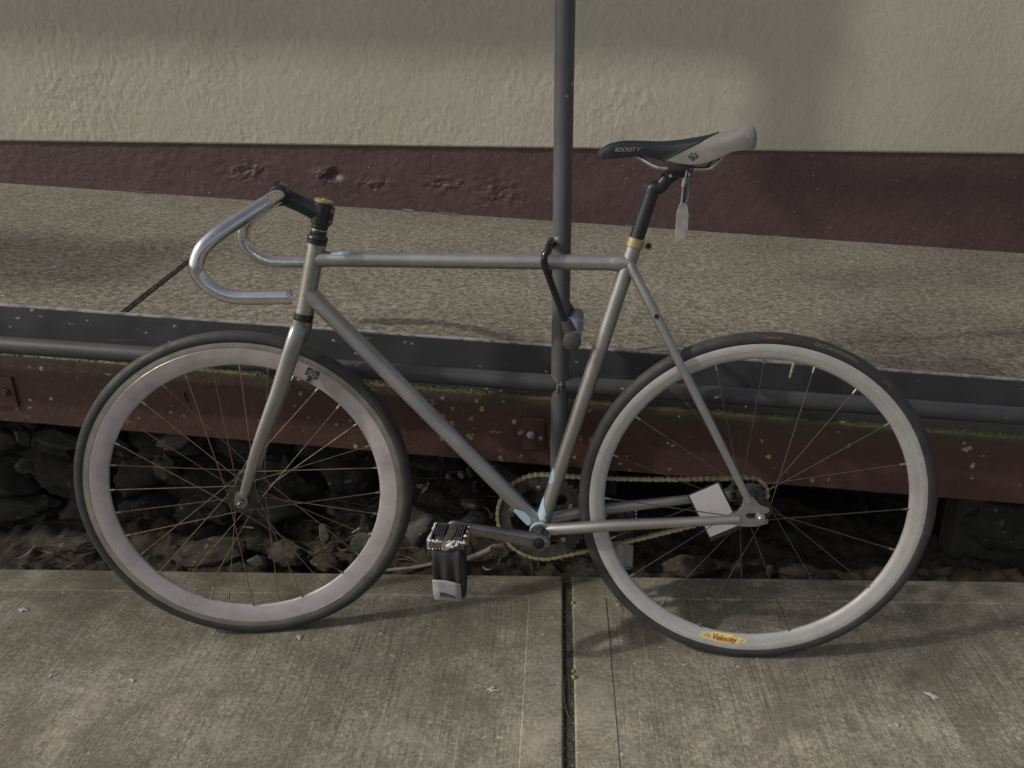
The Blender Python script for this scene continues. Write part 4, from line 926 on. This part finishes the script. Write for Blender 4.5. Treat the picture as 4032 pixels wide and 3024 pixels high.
# ---- drivetrain
CY = .0440
bm = bmesh.new(); N = 46; po, pi_ = [], []
for k in range(N*4):
    a = 2*math.pi*k/(N*4); r = .0945 if k % 4 in (1, 2) else .0890
    po.append((r*math.cos(a), r*math.sin(a)))
def ring(bm, outer, rin, y0, y1, c):
    n = len(outer); V4 = [[bm.verts.new((c.x+u*f, y, c.z+v*f)) for u, v in outer] for y, f in ((y0, 1), (y1, 1))]
    I4 = [[bm.verts.new((c.x+rin*u/math.hypot(u, v), y, c.z+rin*v/math.hypot(u, v))) for u, v in outer] for y in (y0, y1)]
    for i in range(n):
        j = (i+1) % n
        for q in ((V4[0][i], V4[0][j], V4[1][j], V4[1][i]), (I4[0][j], I4[0][i], I4[1][i], I4[1][j]), (V4[0][j], V4[0][i], I4[0][i], I4[0][j]), (V4[1][i], V4[1][j], I4[1][j], I4[1][i])): bm.faces.new(q)
    bmesh.ops.recalc_face_normals(bm, faces=bm.faces)
ring(bm, po, .0660, CY-.0013, CY+.0013, BB)
for k in range(5):
    a = R(24+72*k); a2 = R(24+72*k+36); p = [( .0675*math.cos(a+q), .0675*math.sin(a+q)) for q in (-.17, .17)]
    prism(bm, [(BB.x+.058*math.cos(a-.20), BB.z+.058*math.sin(a-.20)), (BB.x+.0685*math.cos(a-.24), BB.z+.0685*math.sin(a-.24)), (BB.x+.0685*math.cos(a+.24), BB.z+.0685*math.sin(a+.24)), (BB.x+.058*math.cos(a+.20), BB.z+.058*math.sin(a+.20))], lambda u, v, d: (u, d, v), CY-.0012, CY+.0012)
chr_ = obj('chainring', bm, M_hub, bike)
bm = bmesh.new(); lathe(bm, BB+V((0, .0360, 0)), BB+V((0, .062, 0)), [(0, .020), (.004, .024), (.016, .022), (.026, .018)], 28)
for k in range(5):
    a = R(24+72*k); d = V((math.cos(a), 0, math.sin(a))); nrm = V((-d.z, 0, d.x)); q0, q1 = BB+d*.016, BB+d*.0695
    hexa(bm, [tuple(p) for p in (q0-nrm*.011+V((0, CY+.002, 0)), q1-nrm*.0068+V((0, CY+.0016, 0)), q1+nrm*.0068+V((0, CY+.0016, 0)), q0+nrm*.011+V((0, CY+.002, 0)), q0-nrm*.009+V((0, CY+.012, 0)), q1-nrm*.0058+V((0, CY+.007, 0)), q1+nrm*.0058+V((0, CY+.007, 0)), q0+nrm*.009+V((0, CY+.012, 0)))])
bmesh.ops.recalc_face_normals(bm, faces=bm.faces); obj('spider', bm, M_hub, bike)
for k in range(5):
    a = R(24+72*k); p = BB+V((.0645*math.cos(a), CY-.0014, .0645*math.sin(a))); bm = bmesh.new(); lathe(bm, p, p+V((0, -.0035, 0)), [(0, .0058), (.0025, .0058), (.0032, .0048), (.0033, .0032), (.0010, .0030)], 14); obj('chainring_bolt', bm, M_gun, bike)
bm = bmesh.new(); pc = []
for k in range(17*4):
    a = 2*math.pi*k/68; r = .0362 if k % 4 in (1, 2) else .0312; pc.append((r*math.cos(a), r*math.sin(a)))
ring(bm, pc, .017, CY-.0012, CY+.0012, RW); obj('cog', bm, M_blackmet, bike)
# chain: a plate-and-roller link every half inch
rA, rB = .0932, .0346; D_ = (RW-BB); L_ = D_.length; base = math.atan2(D_.z, D_.x); al = math.acos((rA-rB)/L_)
path = []
def arc(c, r, a0, a1, n): return [c+V((r*math.cos(a0+(a1-a0)*i/n), 0, r*math.sin(a0+(a1-a0)*i/n))) for i in range(n+1)]
def sagline(p, q, sag, n=40): return [p.lerp(q, i/n)+V((0, 0, -sag*4*(i/n)*(1-i/n))) for i in range(1, n)]
up0, lo0 = base+al, base-al
A1 = arc(BB, rA, up0, lo0+2*math.pi, 120); B1 = arc(RW, rB, lo0, up0, 60)
path = A1+sagline(A1[-1], B1[0], .004)+B1+sagline(B1[-1], A1[0], .007)
path.append(path[0]); cum = [0]
for i in range(1, len(path)): cum.append(cum[-1]+(path[i]-path[i-1]).length)
nl = int(round(cum[-1]/.0127/2))*2; pit = cum[-1]/nl
def at(s):
    s %= cum[-1]; lo = 0
    import bisect
    i = min(len(cum)-2, max(0, bisect.bisect_right(cum, s)-1)); return path[i].lerp(path[i+1], (s-cum[i])/max(1e-9, cum[i+1]-cum[i]))
bm = bmesh.new()
for i in range(nl):
    p, q = at(i*pit), at((i+1)*pit); d = (q-p).normalized(); nn = V((-d.z, 0, d.x)); outer = i % 2; yo = .0036 if outer else .0023
    sh = []
    for c_, sg in ((p, -1), (q, 1)):
        for k in range(7):
            a = -math.pi/2+math.pi*k/6; rr0 = .0042 if outer else .0041; sh.append(c_+d*sg*rr0*math.cos(a)+nn*sg*rr0*math.sin(a))
    sh.insert(7, (p+q)/2+nn*-.0024*-1 if False else (sh[6]+sh[7])/2+(((p+q)/2)-((sh[6]+sh[7])/2))*.40); sh.append((sh[-1]+sh[0])/2+(((p+q)/2)-((sh[-1]+sh[0])/2))*.40)
    for s in (-1, 1): prism(bm, [(v.x, v.z) for v in sh], lambda u, v, d_: (u, d_, v), CY+s*yo, CY+s*(yo+.0011))
    tube(bm, [p+V((0, CY-.0054, 0)), p+V((0, CY-.0050, 0))], [.0014, .0019], 6); tube(bm, [p+V((0, CY-.0050, 0)), p+V((0, CY+.0052, 0))], .0019, 6); tube(bm, [p+V((0, CY-.0022, 0)), p+V((0, CY+.0022, 0))], .0036, 8)
tag(obj('chain', bm, M_chain, bike, 40), kind='stuff')
# cranks and pedals
cv = V((-.1610, 0, .0335)); cv = cv.normalized()*.165
def crank(s):
    e = BB+cv*(1 if s < 0 else -1); d = (e-BB).normalized(); n_ = V((-d.z, 0, d.x)); bm = bmesh.new(); prev = None
    secs = [(-.019, .002), (-.0165, .0105), (-.010, .0160), (0, .0185), (.012, .0178), (.025, .0150), (.05, .0134), (.09, .0122), (.13, .0118), (.150, .0124), (.162, .0132), (.172, .0110), (.177, .0055), (.1785, .0015)]
    for t_, h in secs:
        f = max(0, min(1, t_/.165)); y0 = .0580+.018*f**1.5; th = .0185-.0045*f; c = BB+d*t_; rg = []
        for u, v in ((-1, .35), (-.7, .85), (-.2, 1), (.35, 1), (.8, .8), (1, .35), (1, -.35), (.8, -.8), (.35, -1), (-.2, -1), (-.7, -.85), (-1, -.35)): rg.append(bm.verts.new(c+n_*h*v+V((0, s*(y0+th*(.5+.5*u)), 0))))
        if prev:
            for k in range(12): bm.faces.new((prev[k], prev[(k+1) % 12], rg[(k+1) % 12], rg[k]))
        else: bm.faces.new(rg)
        prev = rg
    bm.faces.new(prev); bmesh.ops.recalc_face_normals(bm, faces=bm.faces); o = obj('crank_arm', bm, M_gun, bike, 45)
    bm = bmesh.new(); lathe(bm, BB+V((0, s*.0755, 0)), BB+V((0, s*.0778, 0)), [(0, .0118), (.0015, .0118), (.0022, .0108), (.0016, .0100), (.0012, .0042), (-.0010, .0040)], 28); obj('crank_cap', bm, M_blackmet, o)
    bm = bmesh.new(); cyl(bm, BB+V((0, s*.0345, 0)), BB+V((0, s*.060, 0)), .0165); obj('bearing_cup', bm, M_black, bike)
    return e
def pedal(s, e):
    pd = empty('pedal', bike, Matrix.Translation(e))
    y = lambda a: s*a                    # a: metres outward from the frame's middle plane
    bm = bmesh.new(); cyl(bm, (0, y(.079), 0), (0, y(.088), 0), .0075, seg=14); cyl(bm, (0, y(.088), 0), (0, y(.168), 0), .0095, .0085, seg=18); obj('spindle', bm, M_silver, pd)
    bm = bmesh.new()
    def yb(x0, a0, z0, x1, a1, z1, b=.0015): box(bm, (x0, min(y(a0), y(a1)), z0), (x1, max(y(a0), y(a1)), z1), bevel=b)
    for sx in (-1, 1):
        x0, x1 = sorted((sx*.0085, sx*.0265)); yb(x0, .093, -.0080, x1, .160, .0045, .003)
        for k in range(4):
            xx = sx*(.0105+.0048*k); yb(xx-.0013, .094, .003, xx+.0013, .138, .0105, .0008)
    obj('pedal_body', bm, M_pedal, pd)
    bm = bmesh.new(); yb(-.033, .1635, -.0065, .033, .1665, .0095, .0008); yb(-.033, .0895, -.0095, .033, .0920, .0095, .0008)
    for sx in (-1, 1):
        x0, x1 = sorted((sx*.0305, sx*.033)); yb(x0, .092, -.0095, x1, .1635, .0095, .0008)
    cg = obj('pedal_cage', bm, M_pedal, pd)
    bm = bmesh.new()
    def blob(x, a, z, r): bmesh.ops.create_icosphere(bm, subdivisions=1, radius=r, matrix=Matrix.Translation((x, y(a), z)) @ Matrix.Diagonal((rnd.uniform(.8, 1.5), rnd.uniform(.7, 1.2), rnd.uniform(.6, 1.1), 1)))
    for k in range(8):
        for sx in (-1, 1): 
            if sx < 0 or k % 2: blob(sx*.0325, .094+.0098*k, .0092, rnd.uniform(.0016, .0034))
    for k in range(16): blob(-.032+.0043*k, .1660, .0090+rnd.uniform(-.002, .001), rnd.uniform(.0014, .0040) if k not in (6, 7) else .001)
    for k in range(9): blob(.010+rnd.uniform(-.008, .014), .1655+rnd.uniform(0, .002), rnd.uniform(-.001, .008), rnd.uniform(.0022, .0046))
    for k in range(5): blob(-.033, .1655, -.006+.003*k, .0015); blob(-.030+.006*k, .167, -.0062, .0013)
    for v in bm.verts: v.co += V((rnd.uniform(-1, 1), rnd.uniform(-1, 1), rnd.uniform(-1, 1)))*.0007
    obj('scraped_edge', bm, M_scuff, pd, 0)
    if s < 0:
        bm = bmesh.new(); box(bm, (.0335, y(.150), -.0075), (.0355, y(.104), .0075), bevel=.0006); obj('pedal_reflector', bm, M_amber, pd)
    # webbing foot strap hanging under the pedal as a loop
    dz = -.1160; wd = .0268; fold = [(.1590, -.006), (.1640, -.020), (.1625, -.045), (.1585, -.075), (.1520, -.100), (.1440, dz), (.1330, dz-.003), (.1220, dz+.006), (.1150, -.090), (.1100, -.060), (.1060, -.030), (.1050, -.006)]
    P = smoothpath([(0, y(a), z) for a, z in fold], 5); bm = bmesh.new(); prev = None
    for i, p in enumerate(P):
        f = i/(len(P)-1); tw = .004*math.sin(f*3)
        rg = [bm.verts.new((u*wd-.001+tw*.5, p.y+s*(.0034*math.cos(u*7+f*2.5)*min(1, f*5)), p.z+.002*u*math.sin(f*4))) for u in (-1, -.8, -.6, -.4, -.2, 0, .2, .4, .6, .8, 1)]
        if prev:
            for k in range(10):
                fc = bm.faces.new((prev[k], prev[k+1], rg[k+1], rg[k]))
        prev = rg
    bmesh.ops.recalc_face_normals(bm, faces=bm.faces)
    if s > 0:
        for fc in bm.faces: fc.material_index = 1 if fc.calc_center_median().z < -.052 else 0
    o = obj('strap', bm, [M_strap, M_strapg], pd, 60); md = o.modifiers.new('web', 'SOLIDIFY'); md.thickness = .0022; md.offset = 0
    bm = bmesh.new(); prev = None; end = smoothpath([(0, y(.1642), -.0700), (0, y(.1590), -.098), (0, y(.1520), -.112), (0, y(.1440), -.1205), (0, y(.134), -.1225)], 6)
    for i, p in enumerate(end):
        rg = [bm.verts.new((u*.0262-.002+.0004*i*0, p.y-s*-.0018, p.z+((-.0055*max(0, u)**1.3 - .001*u) if i < 6 else 0)*(1-i/6 if i < 6 else 0)-.003*(u+1)/2*(i/len(end)))) for u in (-1, -.5, 0, .5, 1)]
        if prev:
            for k in range(4): bm.faces.new((prev[k], prev[k+1], rg[k+1], rg[k]))
        prev = rg
    bmesh.ops.recalc_face_normals(bm, faces=bm.faces); o = obj('strap_end', bm, M_strapg, pd, 60); md = o.modifiers.new('web', 'SOLIDIFY'); md.thickness = .0018; md.offset = 0
    if s < 0:
        lm = Matrix.Translation((-.001, y(.1578), -.1020)) @ Matrix.Rotation(R(26), 4, 'X') @ Matrix.Rotation(R(6), 4, 'Y')
        bm = bmesh.new(); prism(bm, [(-.0145, -.0045), (-.0150, .0065), (-.0060, .0060), (.0135, -.0010), (.0150, -.0060)], lambda u, v, d: tuple(lm @ V((u, d, v))), -.0032, -.0020); lb = obj('strap_label', bm, M_dark, pd, 0)
        for k, (tx, sz) in enumerate((('HOLD', .0052), ('FAST', .0050))):
            bm = text_mesh(tx, sz, .1); warp(bm, lambda c: lm @ V((c.x*1.25-.0035+.0030*k, -.0037, .0026-.0046*k-.1*c.x+c.y*.8))); obj('lettering', bm, M_print, pd, 0)
eL = crank(-1); eR = crank(1); pedal(-1, eL); pedal(1, eR)

# ================================================================== LOCK AND TAG
lock = tag(empty('u_lock', None, Matrix.Translation((-.345, .14, .66))), 'black U lock holding the top tube to the post, grey crossbar with blue ring', 'lock')
def LK(p): return (p[0]+.345, p[1]-.14, p[2]-.66)
yn, yf = .0755, .2195
near = [(-.3930, yn+.003, .8190), (-.3985, yn-.002, .8080), (-.3980, yn-.003, .7960), (-.3930, yn-.003, .7800), (-.3840, yn-.002, .7540), (-.3725, yn, .7220), (-.3565, yn, .6800)]
sh = V((.0, yf-yn, 0))
far = [(p[0]+.001, yf+(yn-p[1])*1, p[2]-.0265*max(0, min(1, (p[2]-.66)/.15))-.004) for p in near]
pts = smoothpath([LK(p) for p in near[::-1]]+[LK(p) for p in ((-.3890, yn+.014, .8275), (-.3870, yn+.036, .8285), (-.3870, (yn+yf)/2, .8235), (-.3875, yf-.040, .8110), (-.3890, yf-.016, .7990))]+[LK(p) for p in far], 6)
bm = bmesh.new(); tube(bm, pts, .0064, 16); obj('shackle', bm, M_lockblack, lock)
ca_, cb_ = V(LK((-.3490, yn-.030, .6560))), V(LK((-.3375, yf+.016, .6530))); dC = (cb_-ca_).normalized(); LC = (cb_-ca_).length
bm = bmesh.new(); lathe(bm, ca_+dC*.012, cb_, [(0, .0158), (LC-.016, .0158), (LC-.0125, .0145), (LC-.012, .0130)], 28); obj('crossbar', bm, M_lockgrey, lock)
bm = bmesh.new(); lathe(bm, ca_, ca_+dC*.014, [(0, .0135), (.002, .0165), (.013, .0168), (.014, .0155)], 28); obj('end_cap', bm, M_lockcap, lock)
bm = bmesh.new(); q = ca_.lerp(cb_, .56)
lathe(bm, q-dC*.006, q+dC*.006, [(0, .0160), (.001, .0172), (.011, .0172), (.012, .0160)], 36)
for k in range(36):
    a = 2*math.pi*k/36; u = dC.orthogonal().normalized(); v = dC.cross(u); e = u*math.cos(a)+v*math.sin(a); tube(bm, [q-dC*.005+e*.0170, q+dC*.005+e*.0170], .0009, 4)
obj('band', bm, M_bluering, lock)
for p, dr in ((near[-1], V(near[-1])-V(near[-2])), (far[-1], V(far[-1])-V(far[-2]))):
    d = dr.normalized(); b = V(LK(p)); bm = bmesh.new(); lathe(bm, b-d*.009, b+d*.018, [(0, .0072), (.0005, .0098), (.012, .0108), (.022, .0120), (.027, .0110)], 20); obj('collar', bm, M_lockcap, lock)

tg = tag(empty('hanging_tag', None, BM @ Matrix.Translation((-.160, -.022, .955))), 'frosted plastic tag on a cord hanging from the saddle rail', 'tag')
bm = bmesh.new(); prism(bm, [(-.0095, -.121), (.0040, -.118), (.0105, -.108), (.0110, -.072), (.0075, -.056), (.0010, -.051), (-.0060, -.055), (-.0105, -.070), (-.0112, -.105)], lambda u, v, d: (u, d, v), -.0018, .0018); bmesh.ops.bevel(bm, geom=list(bm.edges), offset=.0008, segments=1, affect='EDGES'); obj('tag_body', bm, M_tag, tg)
bm = bmesh.new(); tube(bm, smoothpath([(.0035, -.002, .010), (.004, -.0045, .004), (.0015, -.004, -.012), (-.0015, -.003, -.030), (-.0025, -.002, -.055)], 4), .0016, 8); tube(bm, [(.0015, -.0045, -.012), (-.0015, -.004, -.026)], [.0042, .0036], 10); obj('cord', bm, M_tag, tg)
bm = bmesh.new(); tube(bm, smoothpath([(.0045, .004, .008), (.0065, .003, -.010), (.0085, .002, -.030), (.0075, .0015, -.048), (.0020, .001, -.056)], 4), .0013, 8); obj('cord', bm, M_blueloop, tg)
bm = bmesh.new(); tube(bm, smoothpath([(.0040, -.0005, .006), (.0030, 0, -.016), (.0035, 0, -.034), (.0005, 0, -.054)], 4), .0016, 8); lathe(bm, (.0105, 0, .0045), (.0150, 0, .0045), [(0, .0058), (.0045, .0058)], 14); obj('cord', bm, M_dark, tg)

cb = empty('shadow_cable', None, Matrix.Translation(shadow_src((-.38, -.085, 0), 5.0))); tag(cb, 'unseen black cable added to cast a soft shadow band on the sidewalk', 'cable')  # out of view, added so its shadow crosses the sidewalk as a band
o_ = shadow_src((-.38, -.085, 0), 5.0); bm = bmesh.new(); tube(bm, [tuple(shadow_src(p, 5.0)-o_) for p in ((-12, -.15, 0), (-1.1, -.02, 0), (-.85, -.065, 0), (-.38, -.085, 0), (.6, -.08, 0), (12, .1, 0))], .024, 10); obj('cable_run', bm, M_cable, cb)

# unseen tree, added so its aimed leaf clusters darken wall, ramp and sidewalk
tree = tag(empty('shade_tree', None, Matrix.Translation((-4.3, -3.0, 0))), 'unseen leafy tree added to shade parts of the wall, ramp and sidewalk', 'tree'); TB = V((-4.3, -3.0, 0))
bm = bmesh.new(); tube(bm, smoothpath([(0, 0, -.1), (.03, .02, 1.2), (-.04, .05, 2.6), (.05, .1, 4.0), (.1, .2, 5.2)], 4), [.17-.0055*i for i in range(17)], 14)
for e in ((.9, 1.7, 5.7), (1.4, 2.2, 6.3), (-1.2, 1.9, 5.6), (-1.8, 2.3, 5.9), (.2, 1.8, 6.6), (-.6, -.9, 6.4), (1.0, -.8, 6.0)): tube(bm, smoothpath([(.05, .1, 4.0), (e[0]*.45, e[1]*.4, 4.0+(e[2]-4.0)*.6), e], 4), [.06, .052, .046, .04, .034, .028, .022, .016, .012], 8)
obj('trunk', bm, M_twig, tree)
bm = bmesh.new(); tr = random.Random(21)
def leaves(n, fx, fy, fz, tlo, thi, sz):
    for _ in range(n):
        p = shadow_src((fx(), fy(), fz()), tr.uniform(tlo, thi))-TB; s_ = sz*tr.uniform(.6, 1.3)
        M_ = Matrix.Translation(p) @ Matrix.Rotation(tr.uniform(0, 6.3), 4, 'Z') @ Matrix.Rotation(tr.uniform(-.9, .9), 4, 'X')
        bm.faces.new([bm.verts.new(M_ @ V(q)) for q in ((-s_, 0, 0), (0, -s_*.42, .01), (s_, 0, 0), (0, s_*.42, .01))])
U = tr.uniform
leaves(110, lambda: U(.05, 1.15), lambda: U(.03, .30), lambda: 0, 6.2, 7.6, .08)
leaves(230, lambda: 1.75-1.05*abs(tr.gauss(0, .55)), lambda: U(.9, 1.66), lambda: U(.5, .9), 6.2, 7.6, .085)
leaves(150, lambda: 1.45-1.0*abs(tr.gauss(0, .5)), lambda: U(-.1, .8), lambda: U(.0, .5), 6.2, 7.6, .085)
leaves(620, lambda: -1.42-abs(tr.gauss(0, .45)), lambda: tr.gauss(.68, .13), lambda: .68, 5.0, 5.8, .07)
leaves(55, lambda: U(-1.75, -.35), lambda: U(.05, .28), lambda: 0, 6.0, 7.2, .075)
leaves(60, lambda: tr.gauss(-.9, .5), lambda: tr.gauss(-.6, .6), lambda: 0, 6.3, 8, .085)
leaves(420, lambda: tr.gauss(-.5, 1.6), lambda: tr.gauss(-3.4, .7), lambda: 0, 6.3, 8.5, .085)
obj('crown', bm, M_leafy, tree, 0)
